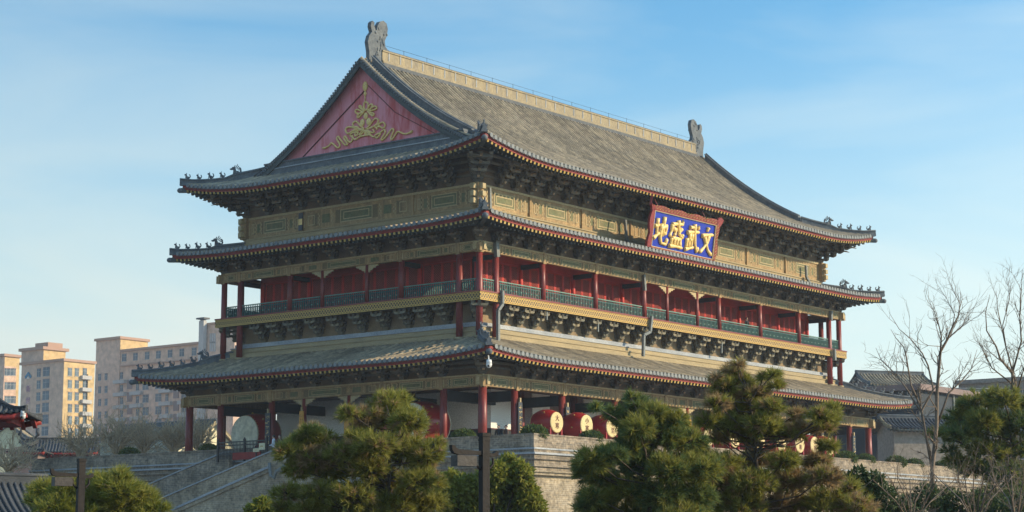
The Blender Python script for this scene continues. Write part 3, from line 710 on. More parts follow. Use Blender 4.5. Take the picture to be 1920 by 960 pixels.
def leaves(a0, a1, n, side):
    w = (a1 - a0) / n
    key = round(w, 3)
    if key not in LEAF: LEAF[key] = leaf_mesh(w * .96)
    for k in range(n):
        s = a0 + w * (k + .5)
        if side == 'F': inst('lattice_door', LEAF[key], (s, hi + .11, .62), 0, parent=TOWER)
        else: inst('lattice_door', LEAF[key], (hi + .11, s, .62), -math.pi / 2, parent=TOWER)
for i, (a0, a1) in enumerate(segs_of(XS)):
    if i == 0 or i == 8: continue
    a0 = max(a0, hi + .2); a1 = min(a1, W - hi - .2)
    leaves(a0 + .2, a1 - .2, max(4, round((a1 - a0) / 1.05)), 'F')
for i, (a0, a1) in enumerate(segs_of(YS)):
    if i in (0, 4): continue
    a0 = max(a0, hi + .2); a1 = min(a1, D - hi - .2)
    leaves(a0 + .2, a1 - .2, max(4, round((a1 - a0) / 1.05)), 'L')
for x in XS[1:-1]:
    b = MB(); b.tube([(max(hi + .15, min(W - hi - .15, x)), hi + .02, .6), (max(hi + .15, min(W - hi - .15, x)), hi + .02, 3.5)], .17, 'red_door', 12); b.build('hall_post', TOWER)
    b = MB(); b.box(x - .13, x + .13, .18, hi, 3.1, 3.42, 'navy_beam'); b.build('tie_beam', TOWER)
for y in YS[2:-1]:
    b = MB(); b.tube([(hi + .02, min(D - hi - .15, y), .6), (hi + .02, min(D - hi - .15, y), 3.5)], .17, 'red_door', 12); b.build('hall_post', TOWER)
    b = MB(); b.box(.18, hi, y - .13, y + .13, 3.1, 3.42, 'navy_beam'); b.build('tie_beam', TOWER)
# carved corbels either side of the slim centre posts
def corbel(x, y, z, side, top):
    b = MB()
    for sg in (-1, 1):
        o = [(0, 0), (sg * .95, 0), (sg * .88, -.13), (sg * .70, -.12), (sg * .62, -.25), (sg * .42, -.24), (sg * .34, -.38), (sg * .14, -.40), (sg * .1, -.52), (0, -.52)]
        if side == 'F': b.slab([(x + sg * .14 + a, z + c) for a, c in o], 'y', y - .05, y + .05, 'paint_light')
        else: b.slab([(y + sg * .14 + a, z + c) for a, c in o], 'x', x - .05, x + .05, 'paint_light')
    b.build('corbel', TOWER)
for x in (22.6, 26.8): corbel(x, 0, 3.43, 'F', 0); corbel(x, -q, -5.98, 'F', 0)
for y in (10.34, 14.73): corbel(0, y, 3.43, 'L', 0); corbel(-q, y, -5.98, 'L', 0)

# --- ground storey
gx, gy = 3.7, 2.0
b = MB(); b.box(gx + .1, W - 3.7, gy + .1, D - gy - .1, TZ, -5.0, 'brown_wall'); b.build('ground_storey_wall', TOWER)
def wall_panel(side, a0, a1, z0=-8.3, mat='white_wall'):
    b = MB()
    if side == 'F': b.box(a0, a1, gy, gy + .09, z0, -5.6, mat); b.box(a0, a1, gy - .03, gy + .09, TZ, z0 - .07, 'navy_beam'); b.box(a0, a1, gy - .05, gy + .09, z0 - .07, z0, 'red_dark')
    else: b.box(gx, gx + .09, a0, a1, z0, -5.6, mat); b.box(gx - .03, gx + .09, a0, a1, TZ, z0 - .07, 'navy_beam'); b.box(gx - .05, gx + .09, a0, a1, z0 - .07, z0, 'red_dark')
    b.build('wall_panel', TOWER)
wall_panel('F', gx, 6.3)
for x0, x1 in ((8.4, 10.4), (14.5, 16.9), (19.9, 22.0), (25.2, 29.0), (33, 35.6), (38, 41), (42.8, 45.6)): wall_panel('F', x0, x1)
wall_panel('L', gy + .1, 9.0); wall_panel('L', 12.2, D - gy - .1)
for x in XS[2:-2]:
    b = MB(); b.tube([(x, gy - .05, TZ), (x, gy - .05, -5.4)], .26, 'red_column', 14); b.build('hall_post', TOWER)
for y in (9.15, 12.05):
    b = MB(); b.tube([(gx - .02, y, TZ), (gx - .02, y, -5.4)], .2, 'red_column', 14); b.build('hall_post', TOWER)
b = MB(); b.box(gx - .6, gx + .05, 11.3, 12.0, TZ, -6.6, 'red_dark'); b.box(gx - .02, gx + .08, 9.3, 10.6, TZ, -6.4, 'red_dark'); b.build('door', TOWER)
for x in LX[1:-1]:
    b = MB(); b.box(x - .14, x + .14, -q + .2, gy, -6.75, -6.05, 'navy_beam'); b.build('tie_beam', TOWER)
for y in LY[1:-1]:
    b = MB(); b.box(-q + .2, gx, y - .14, y + .14, -6.75, -6.05, 'navy_beam'); b.build('tie_beam', TOWER)
b = MB(); b.box(-q, W + q, -q, D + q, -5.26, -5.2, 'soffit'); b.build('ceiling', TOWER)

# --- roofs
def make_roof(name, e, zE, slope, curve, Rtop, lift, rng, gable=None, spacing=.46, soff_d=4.0):
    """hipped skirt roof with upturned corners; gable=(overhang x, plane x) turns it into a hip-and-gable roof"""
    x0, x1, y0, y1 = -e, W + e, -e, D + e
    half = (y1 - y0) / 2
    h = lambda d: slope * d + curve * d * d
    def lf(s, d, Ls):
        t = min(s, Ls - s); t = max(0.0, 1 - t / rng)
        return lift * t ** 2.3 * max(0.0, 1 - d / rng)
    def out(s, d, Ls):          # corners swing a little outward
        t = min(s, Ls - s); t = max(0.0, 1 - t / rng)
        return .0
    sides = {'F': ((x0, y0), (1, 0), (0, 1), x1 - x0), 'R': ((x1, y0), (0, 1), (-1, 0), y1 - y0),
             'B': ((x1, y1), (-1, 0), (0, -1), x1 - x0), 'L': ((x0, y1), (0, -1), (1, 0), y1 - y0)}
    def dmax(side, s, Ls):
        t = min(s, Ls - s)
        if gable and side in 'FB':
            return half if t >= gable[0] + e else t
        if gable: return min(t, gable[1] + e)
        return min(t, Rtop)
    def P(side, s, d, dz=0):
        o_, al, inn, Ls = sides[side]
        return (o_[0] + al[0] * s + inn[0] * d, o_[1] + al[1] * s + inn[1] * d, zE + h(d) + lf(s, d, Ls) + dz)
    root = MB()
    # sheet under the tiles and soffit below
    tiles = MB(); soff = MB(); red = MB(); raf = MB()
    for side in 'FRBL':
        Ls = sides[side][3]
        n = int(round(Ls / spacing)); ds = Ls / n
        br = [i * ds for i in range(n + 1)]
        if gable and side in 'FB': br += [gable[0] + e, Ls - gable[0] - e, gable[0] + e - 1e-4, Ls - gable[0] - e + 1e-4]
        br = sorted(br)
        for sa, sb in zip(br[:-1], br[1:]):
            if sb - sa < 1e-3: continue
            da, db = dmax(side, sa, Ls), dmax(side, sb, Ls)
            if gable and side in 'FB':
                if sa >= gable[0] + e - 1e-6 and sb <= Ls - gable[0] - e + 1e-6: da = db = half
                else: da, db = min(sa, Ls - sa), min(sb, Ls - sb)
            m_ = 14 if max(da, db) > 8 else 7
            A = [P(side, sa, da * k / m_) for k in range(m_ + 1)]; B_ = [P(side, sb, db * k / m_) for k in range(m_ + 1)]
            tiles.poly(A + B_, [(k, m_ + 1 + k, m_ + 2 + k, k + 1) for k in range(m_)], 'tile_valley')
            if min(da, db) > -1:
                A2 = [P(side, sa, min(da, soff_d) * k / 4, -.24) for k in range(5)]; B2 = [P(side, sb, min(db, soff_d) * k / 4, -.24) for k in range(5)]
                soff.poly(A2 + B2, [(k, 5 + k, 6 + k, k + 1) for k in range(4)], 'soffit')
            # red eave board
            a_ = P(side, sa, .06, -.05); b_ = P(side, sb, .06, -.05); o_, al, inn, _ = sides[side]
            a2 = (a_[0], a_[1], a_[2] - .31); b2 = (b_[0], b_[1], b_[2] - .31)
            a3 = (a2[0] + inn[0] * .14, a2[1] + inn[1] * .14, a2[2]); b3 = (b2[0] + inn[0] * .14, b2[1] + inn[1] * .14, b2[2])
            red.poly([a_, b_, b2, a2, a3, b3], [(0, 1, 2, 3), (3, 2, 5, 4)], 'red_eave')
        # tile rows
        r_ = spacing * .31
        for i in range(n):
            s = (i + .5) * ds; dm = dmax(side, s, Ls)
            if dm < .25: continue
            m_ = 12 if dm > 8 else 6
            pts = [P(side, s, -.06 if k == 0 else dm * k / m_, .01) for k in range(m_ + 1)]
            o_, al, inn, _ = sides[side]
            bb = len(tiles.v); k5 = 5
            for p in pts:
                for a in range(k5):
                    an = math.pi * a / (k5 - 1)
                    tiles.v.append((p[0] + al[0] * math.cos(an) * r_, p[1] + al[1] * math.cos(an) * r_, p[2] + math.sin(an) * r_ * 1.15))
            ti = tiles.mi('tile')
            for k in range(m_):
                for a in range(k5 - 1):
                    v0 = bb + k * k5 + a; tiles.f.append((v0, v0 + 1, v0 + 1 + k5, v0 + k5)); tiles.m.append(ti); tiles.s.append(True)
            # round end tile and the drip tile beside it
            c = P(side, s, -.068, .02)
            tiles.face([(c[0] + al[0] * math.cos(a) * r_ * 1.12, c[1] + al[1] * math.cos(a) * r_ * 1.12, c[2] + math.sin(a) * r_ * 1.12) for a in [2 * math.pi * q_ / 10 for q_ in range(10)]], 'tile_end')
            c = P(side, s + ds / 2, -.05, 0)
            if s + ds / 2 < Ls - .1:
                w = spacing * .30
                tiles.face([(c[0] - al[0] * w, c[1] - al[1] * w, c[2] + .04), (c[0] - al[0] * w * .9, c[1] - al[1] * w * .9, c[2] - .11), (c[0], c[1], c[2] - .19), (c[0] + al[0] * w * .9, c[1] + al[1] * w * .9, c[2] - .11), (c[0] + al[0] * w, c[1] + al[1] * w, c[2] + .03)], 'tile_drip')
        # rafters: flying rafters with gilded ends, round ones below
        nr = int(Ls / .43)
        for i in range(nr):
            s = .3 + (Ls - .6) * (i + .5) / nr; t = min(s, Ls - s)
            d1 = min(t - .02, 2.2)
            if d1 < .3: continue
            raf.bar(P(side, s, .10, -.46), P(side, s, d1, -.40), .19, .18, 'rafter', 'gold_end')
            if t > 1.4: raf.bar(P(side, s, .95, -.62), P(side, s, min(t - .05, soff_d), -.54), .13, .13, 'rafter', 'pipe_grey')
    ro = tiles.build(name, TOWER, recalc=False)
    soff.build('soffit', ro, recalc=False); red.build('eave_board', ro, recalc=False)
    rr = raf.build('rafters', ro, recalc=False); rr['kind'] = 'stuff'
    return ro, P, sides, h, lf
LOW, PL, SL, hL, _ = make_roof('lower_roof', 4.65, -4.13, .28, .013, 5.45, .46, 9.0, soff_d=3.4)
MID, PM, SM, hM, _ = make_roof('middle_roof', 2.84, 5.28, .14, .012, 3.95, .34, 8.0, soff_d=2.95)
TOP, PT, ST, hT, _ = make_roof('upper_roof', 2.39, 10.05, .285, .0222, 0, .95, 9.5, gable=(1.25, 1.9), soff_d=3.5)

def beast_mesh(name, s, big=False):
    """small seated roof beast facing -X (toward the eave tip)"""
    b = MB(); m = 'tile_ridge'
    b.box(-.30 * s, .30 * s, -.10 * s, .10 * s, 0, .07 * s, m)
    b.ellipsoid((.10 * s, 0, .26 * s), (.22 * s, .13 * s, .19 * s), m, 8, 6)
    b.ellipsoid((-.08 * s, 0, .42 * s), (.13 * s, .11 * s, .22 * s), m, 8, 6)
    b.ellipsoid((-.17 * s, 0, .64 * s), (.16 * s, .10 * s, .12 * s), m, 8, 6)
    for sg in (-1, 1):
        b.bar((-.16 * s, sg * .07 * s, .38 * s), (-.2 * s, sg * .08 * s, .05 * s), .06 * s, .06 * s, m)
        b.bar((-.10 * s, sg * .06 * s, .70 * s), (-.05 * s, sg * .09 * s, .86 * s), .05 * s, .05 * s, m)
    if big:
        b.ellipsoid((-.32 * s, 0, .56 * s), (.16 * s, .11 * s, .08 * s), m, 8, 6)
        for k in range(4): b.bar((.0 * s + .07 * k * s, 0, (.66 - .06 * k) * s), (.14 * s + .1 * k * s, 0, (.95 - .12 * k) * s), .07 * s, .06 * s, m)
    b.tube([(.28 * s, 0, .2 * s), (.40 * s, 0, .42 * s), (.34 * s, 0, .66 * s), (.24 * s, 0, .70 * s)], [.07 * s, .075 * s, .06 * s, .03 * s], m, 6)
    return b.mesh(name)
BEAST = [beast_mesh('ridge_beast', s) for s in (.72, .66, .78)]
BIGB = beast_mesh('ridge_beast', 1.25, True)
def sweep_ridge(b, pts, w, hgt, mat, cap_r):
    """ridge wall with a round cap tile along a polyline of surface points"""
    pts = [Vector(p) for p in pts]
    V = []
    for i, p in enumerate(pts):
        d = pts[min(i + 1, len(pts) - 1)] - pts[max(0, i - 1)]; d.z = 0; d.normalize(); sdv = Vector((-d.y, d.x, 0))
        hh = hgt[i] if isinstance(hgt, list) else hgt
        for (a, z) in ((-w * .62, -.12), (-w * .62, hh * .16), (-w * .42, hh * .2), (-w * .42, hh * .72), (-w * .6, hh * .76), (-w * .6, hh * .88), (w * .6, hh * .88), (w * .6, hh * .76), (w * .42, hh * .72), (w * .42, hh * .2), (w * .62, hh * .16), (w * .62, -.12)):
            V.append(p + sdv * a + Vector((0, 0, z)))
    n = 12
    b.poly(V, [(i * n + k, i * n + (k + 1) % n, (i + 1) * n + (k + 1) % n, (i + 1) * n + k) for i in range(len(pts) - 1) for k in range(n)] + [tuple(range(n)), tuple(range(len(V) - 1, len(V) - 1 - n, -1))], mat)
    b.tube([p + Vector((0, 0, (hgt[i] if isinstance(hgt, list) else hgt) * .9)) for i, p in enumerate(pts)], cap_r, mat, 8)
def hips(root, P, sides, dtop, nb, hgt, w, dbeast, big_at, e):
    for (side, flip) in (('F', 0), ('F', 1), ('L', 0), ('R', 1)):
        Ls = sides[side][3]
        S = lambda d: d if not flip else Ls - d
        # side L starts at the far corner (x0,y1); side R ends there (x1,y1)
        ds = [0.0] + [dtop * k / 8 for k in range(1, 9)]
        pts = [Vector(P(side, S(max(d, .0)), max(d, .0))) for d in ds]
        tipdir = (pts[0] - pts[1]); tipdir.z = 0; tipdir.normalize()
        b = MB(); hg = [hgt * .62 if d < big_at else hgt for d in ds]
        sweep_ridge(b, [pts[0] + tipdir * .18 + Vector((0, 0, .06))] + pts[1:], w, hg, 'tile_ridge', .09)
        # tip tile and the corner rafter head under it
        b.box(-.001, .001, -.001, .001, 0, .001, 'tile_ridge') if False else None
        b.build('hip_ridge', root)
        b = MB(); a0 = pts[0] + tipdir * .10 + Vector((0, 0, -.46)); a1 = Vector(P(side, S(2.6), 2.6)) + Vector((0, 0, -.62))
        b.bar(a0, a1, .3, .34, 'rafter', 'bracket_tongue'); b.ellipsoid(tuple(a0 + tipdir * .05), (.22, .22, .2), 'tile_ridge', 8, 6); b.build('corner_rafter', root)
        ang = math.atan2(-tipdir.y, -tipdir.x)      # beast mesh faces -X
        for k in range(nb):
            d = .25 + dbeast * k; p = Vector(P(side, S(d), d)) + Vector((0, 0, hgt * .62 - .02))
            inst('ridge_beast', BEAST[k % 3], p, ang, .85, root)
        d = big_at + .1; p = Vector(P(side, S(d), d)) + Vector((0, 0, hgt * .62))
        inst('ridge_beast', BIGB, p, ang, .78, root)
hips(LOW, PL, SL, 5.35, 6, .62, .34, .56, 3.5, 4.65)
hips(MID, PM, SM, 3.9, 4, .60, .32, .55, 2.3, 2.84)
hips(TOP, PT, ST, 4.6, 4, .66, .34, .62, 2.75, 2.39)

# --- the hip-and-gable top: main ridge, descending ridges, gables
zr = 10.05 + hT((D + 4.78) / 2); yr = D / 2
b = MB(); xa, xb = 3.5, W - 3.5
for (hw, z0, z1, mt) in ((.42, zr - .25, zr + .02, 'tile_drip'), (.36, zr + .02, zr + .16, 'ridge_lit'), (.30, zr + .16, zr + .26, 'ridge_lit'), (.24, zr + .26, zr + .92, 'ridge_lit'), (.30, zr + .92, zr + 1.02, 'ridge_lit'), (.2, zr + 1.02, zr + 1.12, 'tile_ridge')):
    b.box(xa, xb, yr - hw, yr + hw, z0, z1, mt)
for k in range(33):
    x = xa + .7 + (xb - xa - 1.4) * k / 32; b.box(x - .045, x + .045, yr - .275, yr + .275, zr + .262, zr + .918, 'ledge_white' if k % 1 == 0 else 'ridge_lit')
RIDGE = b.build('main_ridge', TOP)
b = MB(); b.tube([(xa, yr, zr + 1.5), (xb, yr, zr + 1.5)], .012, 'iron', 4)
for k in range(17):
    x = xa + (xb - xa) * k / 16; b.tube([(x, yr, zr + 1.1), (x, yr, zr + 1.55)], .014, 'iron', 4)
b.build('lightning_rod', TOP)
ch = [(668, 245), (658, 185), (668, 150), (688, 128), (678, 95), (681, 72), (692, 63), (704, 74), (703, 96), (712, 118), (722, 122), (726, 92), (742, 70), (766, 66), (788, 84), (797, 118), (790, 158), (776, 190), (780, 222), (800, 246), (808, 268), (806, 330), (700, 330), (668, 300)]
oc = [on(480 + a / 3.2, 20 + c / 3.2, 'y', yr) for a, c in ch]
xm_ = sum(p[0] for p in oc) / len(oc); cpts = [(xm_ + (p[0] - xm_) * .86 - .12, p[2]) for p in oc]
def finial(mirror):
    b = MB(); pl = [((W - x) if mirror else x, z) for x, z in cpts]
    b.slab(pl, 'y', yr - .17, yr + .17, 'tile_ridge')
    cx = 4.2 if not mirror else W - 4.2
    for k in range(26):          # scales and curls standing proud of both faces
        for sg in (-1, 1):
            for _try in range(60):
                x = random.uniform(2.7, 5.3); z = random.uniform(zr + .3, zr + 3.2)
                ins = False; j = len(cpts) - 1
                for i_ in range(len(cpts)):
                    (xa1, za1), (xb1, zb1) = cpts[i_], cpts[j]
                    if (za1 > z) != (zb1 > z) and x < (xb1 - xa1) * (z - za1) / (zb1 - za1) + xa1: ins = not ins
                    j = i_
                if ins: break
            x = W - x if mirror else x
            b.ellipsoid((x, yr + sg * .17, z), (random.uniform(.05, .14), .07, random.uniform(.06, .17)), 'tile_ridge', 7, 5)
    b.build('roof_finial', TOP)
finial(False); finial(True)
def surf_z(d): return 10.05 + hT(d)
for gx_, sg in ((1.9, 1), (W - 1.9, -1)):
    xo = gx_ - sg * .65             # rake edge
    # descending ridges
    for sy in (1, -1):
        Y = lambda d: (-2.39 + d) if sy > 0 else (D + 2.39 - d)
        ds = [4.75 + (14.4 - 4.75) * k / 12 for k in range(13)]
        b = MB(); sweep_ridge(b, [(gx_ + sg * .35, Y(d), surf_z(d)) for d in ds], .44, .82, 'tile_ridge', .11)
        b.build('descending_ridge', TOP)
        # rake: a row of short end tiles over a board
        b = MB(); ds = [3.9 + (14.9 - 3.9) * k / 20 for k in range(21)]
        A = [(xo, Y(d), surf_z(d) - .06) for d in ds]; Bq = [(xo, Y(d), surf_z(d) - .62) for d in ds]
        A2 = [(xo + sg * .1, p[1], p[2]) for p in A]; B2 = [(xo + sg * .1, p[1], p[2]) for p in Bq]; n = 21
        b.poly(A + Bq + A2 + B2, [(k, k + 1, n + k + 1, n + k) for k in range(n - 1)] + [(2 * n + k, 3 * n + k, 3 * n + k + 1, 2 * n + k + 1) for k in range(n - 1)] + [(n + k, n + k + 1, 3 * n + k + 1, 3 * n + k) for k in range(n - 1)], 'rafter')
        for k in range(52):
            d = 4.2 + 10.4 * k / 51
            b.tube([(xo - sg * .06, Y(d), surf_z(d) - .02), (xo + sg * .75, Y(d), surf_z(d) + .10)], .095, 'tile_ridge', 8)
            b.ellipsoid((xo - sg * .03, Y(d + .1), surf_z(d + .1) - .16), (.04, .08, .10), 'tile_ridge', 6, 5)
        b.build('rake_tiles', TOP)
    # red gable panel
    ys = [-2.39 + 4.35 + (25.07 + 4.78 - 8.7) * k / 30 for k in range(31)]
    def gz(y): return surf_z(min(y + 2.39, D + 2.39 - y)) - .05
    b = MB(); b.slab([(ys[0], 11.4)] + [(y, gz(y)) for y in ys] + [(ys[-1], 11.4)], 'x', min(gx_, gx_ + sg * .2), max(gx_, gx_ + sg * .2), 'gable_red')
    GP = b.build('gable_panel', TOP)
    # ledge ridge along the foot of the gable
    b = MB(); xl = gx_ - sg * .55
    for (w0, w1, z0, z1, mt) in ((0, .56, 11.2, 12.0, 'tile_ridge'), (-.06, .56, 12.0, 12.08, 'ledge_white'), (.06, .56, 12.08, 12.45, 'tile_ridge'), (-.02, .56, 12.45, 12.55, 'tile_ridge')):
        b.box(min(xl + sg * w0, xl + sg * w1), max(xl + sg * w0, xl + sg * w1), 2.6, D - 2.6, z0, z1, mt)
    b.build('gable_ledge', TOP)
    if sg > 0:
        # the narrow board that frames the inner field, and the gilded knot
        b = MB()
        for s_, w_ in (((686, 168), (565, 298)), .05), (((690, 160), (740, 210)), .03), (((740, 210), (815, 250)), .03):
            A = on(*s_[0], 'x', gx_ - .03); Bq = on(*s_[1], 'x', gx_ - .03); b.bar(A, Bq, w_ * 2, w_, 'red_dark')
        b.build('gable_board', TOP)
        def gp(a, c): return on(600 + a / 5.645, 130 + c / 5.647, 'x', gx_ - .06)
        b = MB()
        def curve(pts, r_=.075):
            P_ = [Vector(gp(*p)) for p in pts]; outp = []
            for i in range(len(P_) - 1):       # Catmull-Rom
                p0, p1, p2, p3 = P_[max(i - 1, 0)], P_[i], P_[i + 1], P_[min(i + 2, len(P_) - 1)]
                for k in range(4):
                    t = k / 4; outp.append(.5 * ((2 * p1) + (p2 - p0) * t + (2 * p0 - 5 * p1 + 4 * p2 - p3) * t * t + (3 * p1 - p0 - 3 * p2 + p3) * t ** 3))
            outp.append(P_[-1]); b.tube(outp, r_, 'gold', 6)
        def disc(a, c, ru, rv):
            p = gp(a, c); k = .0085; b.ellipsoid(p, (.09, ru * k, rv * k * .88), 'gold', 14, 8)
        disc(478, 180, 30, 50); disc(478, 260, 16, 22); curve([(478, 215), (478, 345)], .05)
        disc(484, 494, 26, 36); disc(447, 565, 28, 38); disc(515, 553, 28, 38)
        curve([(486, 435), (466, 410), (468, 360), (486, 345), (508, 362), (508, 410), (486, 435)])
        curve([(480, 440), (440, 420), (415, 395), (425, 385), (440, 400), (455, 430)]); curve([(470, 445), (420, 470), (380, 460), (378, 432), (405, 428), (440, 445), (470, 450)])
        curve([(465, 455), (430, 490), (405, 512), (395, 500), (415, 470), (455, 450)])
        curve([(495, 440), (520, 390), (545, 370), (556, 385), (535, 420), (505, 440)]); curve([(505, 440), (560, 400), (590, 392), (600, 412), (575, 430), (520, 440)])
        curve([(505, 448), (540, 460), (570, 470), (565, 490), (545, 485), (515, 455)])
        curve([(470, 630), (430, 600), (400, 565), (375, 552), (348, 572), (355, 605), (395, 612), (420, 640)])
        curve([(460, 635), (400, 630), (330, 612), (280, 620), (272, 655), (300, 680), (350, 650), (400, 640)])
        curve([(490, 630), (530, 590), (560, 545), (590, 522), (618, 535), (610, 570), (580, 600), (600, 620), (630, 590)])
        curve([(500, 635), (560, 610), (630, 575), (670, 562), (690, 590), (670, 622), (620, 605), (600, 640)])
        curve([(470, 640), (440, 660), (420, 690), (430, 695), (455, 670), (475, 650)]); curve([(480, 640), (478, 690), (490, 692), (490, 645), (520, 685), (532, 675), (500, 645), (550, 670), (575, 660), (560, 635)])
        curve([(470, 640), (400, 650), (370, 690), (385, 705), (405, 670), (350, 670), (320, 700), (345, 720), (330, 770), (300, 760), (270, 710), (255, 730), (290, 790), (265, 800), (215, 740), (195, 712), (178, 735), (212, 800), (190, 832), (150, 800), (120, 780), (95, 810), (40, 838)])
        curve([(340, 700), (370, 745), (420, 715), (480, 700), (530, 695), (570, 718), (600, 690), (640, 680), (610, 725), (590, 720)])
        curve([(600, 690), (640, 670), (680, 640), (690, 670), (650, 740), (665, 748), (710, 700), (760, 632), (780, 650), (750, 725), (765, 742), (800, 690), (825, 660), (860, 670), (900, 685), (975, 665)])
        curve([(955, 660), (980, 655)], .08); curve([(30, 835), (60, 830)], .08)
        b.build('gilded_knot', TOP)

# --- drainpipes and lamps under the eaves
def pipe(pts, ax, val, w=.16):
    b = MB(); P_ = [on(u, v, ax, val) for u, v in pts]
    for p0, p1 in zip(P_[:-1], P_[1:]): b.bar(p0, p1, w, w, 'pipe_grey')
    b.build('drainpipe', TOWER)
pipe([(930, 455), (932, 482)], 'y', -.35, .3); pipe([(942, 545), (942, 570), (934, 582), (934, 640)], 'y', -.65, .2)
pipe([(1207, 515), (1209, 545)], 'y', -.35, .22); pipe([(1222, 593), (1219, 622), (1207, 628), (1206, 668)], 'y', -.65, .2)
pipe([(1558, 583), (1558, 600)], 'y', -.35, .25); pipe([(1564, 655), (1565, 676)], 'y', -.7, .25)
pipe([(918, 352), (919, 395)], 'y', .7, .18); pipe([(1172, 412), (1175, 450), (1183, 462)], 'y', .7, .18); pipe([(1511, 498), (1512, 520), (1520, 533)], 'y', .7, .18)
pipe([(1025, 578), (1025, 600)], 'y', -.2, .12); pipe([(1121, 598), (1121, 622)], 'y', -.2, .12); pipe([(1353, 640), (1353, 662)], 'y', -.2, .12)

# ------------------------------------------------------------------ the name plaque
PLQ = thing('name_plaque', tuple(on(1276, 490, 'y', -2.1)), 'blue name plaque with gold characters in a scalloped red frame under the top eave', 'plaque')
TL, TR, BLp, BRp = (1227, 395), (1341, 421), (1217, 462), (1330, 484)
yT, yB = -2.45, -2.05              # the plaque leans forward
def plane_pt(s, t, out=0.0):       # s across 0..1, t down 0..1, slightly beyond allowed
    u = (TL[0] * (1 - s) + TR[0] * s) * (1 - t) + (BLp[0] * (1 - s) + BRp[0] * s) * t
    v = (TL[1] * (1 - s) + TR[1] * s) * (1 - t) + (BLp[1] * (1 - s) + BRp[1] * s) * t
    p = PLQ_O + PLQ_X * s + PLQ_Y * t + PLQ_N * out
    return p
o0 = on(*TL, 'y', yT); ox = on(*TR, 'y', yT); oy = on(*BLp, 'y', yB)
PLQ_O = Vector(o0); PLQ_X = Vector((ox[0] - o0[0], 0, 0)); PLQ_Y = Vector((0, yB - yT, oy[2] - o0[2])) 
PLQ_O.z = (o0[2] + ox[2]) / 2
PLQ_N = Vector((0, PLQ_Y.z, -PLQ_Y.y)).normalized()
if PLQ_N.y > 0: PLQ_N = -PLQ_N
def pl_slab(b, st_pts, n0, n1, mat, mat2=None):
    n = len(st_pts); A = [plane_pt(s, t, n1) for s, t in st_pts]; B_ = [plane_pt(s, t, n0) for s, t in st_pts]
    b.poly(A + B_, [tuple(range(n)), tuple(range(2 * n - 1, n - 1, -1))], mat)
    b.poly(A + B_, [(i, (i + 1) % n, n + (i + 1) % n, n + i) for i in range(n)], mat2 or mat)
b = MB(); pl_slab(b, [(0, 0), (1, 0), (1, 1), (0, 1)], -.1, 0, 'plaque_blue'); b.build('panel', PLQ)
def wav(n, base, amp):
    return [(k / n, base + amp * (abs(math.sin(math.pi * 3.5 * k / n + .4)) - .5)) for k in range(n + 1)]
b = MB()
top = wav(28, -.135, -.06); pl_slab(b, [(-.03, 0.0), (-.03, -.15)] + top + [(1.03, -.14), (1.03, 0.0)], -.12, .10, 'plaque_red', 'gold_end')
bot = wav(28, 1.15, .07)[::-1]; pl_slab(b, [(-.03, 1.0), (1.03, 1.0), (1.03, 1.16)] + bot + [(-.03, 1.16)], -.12, .10, 'plaque_red', 'gold_end')
rt = [(1.0, -.0)] + [(1.052 + .022 * (abs(math.sin(7 * k / 20 + .3)) - .5) + (.07 if k < 3 else 0), -.16 + 1.36 * k / 20) for k in range(21)] + [(1.0, 1.0)]
pl_slab(b, [(1.0, 0), (1.03, -.20), (1.07, -.25), (1.12, -.19), (1.10, -.08)] + rt[4:-1] + [(1.0, 1.0)], -.10, .1, 'plaque_red')
lt = [(0.0, 1.0)] + [(-.055 - .025 * (abs(math.sin(7 * k / 20 + .3)) - .5), 1.18 - 1.36 * k / 20) for k in range(21)] + [(0.0, 0)]
pl_slab(b, lt, -.10, .1, 'plaque_red')
# raised gilt scrolls
for k in range(22):
    s = .02 + .96 * k / 21
    for t, am in ((-.09, .05), (1.08, .05)):
        b.tube([plane_pt(s + .018 * math.cos(a), t + am * math.sin(a), .11) for a in [x * .9 for x in range(7)]], .016 if t < 0 else .026, 'gold_end', 5)
for k in range(12):
    t = .02 + .96 * k / 11
    for s in (1.03,): b.tube([plane_pt(s + .018 * math.cos(a), t + .04 * math.sin(a), .11) for a in [x * .9 for x in range(7)]], .016, 'gold_end', 5)
b.build('frame', PLQ)
b = MB()
for s0, t0, s1, t1 in ((0, 0, 1, 0), (0, 1, 1, 1), (0, 0, 0, 1), (1, 0, 1, 1)): b.bar(plane_pt(s0, t0, .06), plane_pt(s1, t1, .06), .06, .1, 'paint_light')
b.build('inner_border', PLQ)
b = MB()
for s in (.12, .9): b.bar(plane_pt(s, .0, -.15), plane_pt(s, -.35, -.15) + Vector((0, 1.0, .7)), .1, .1, 'red_dark')
b.bar(plane_pt(-.07, -.1, .0), plane_pt(-.06, -.42, .0), .14, .14, 'plaque_red')
b.build('hanger', PLQ)
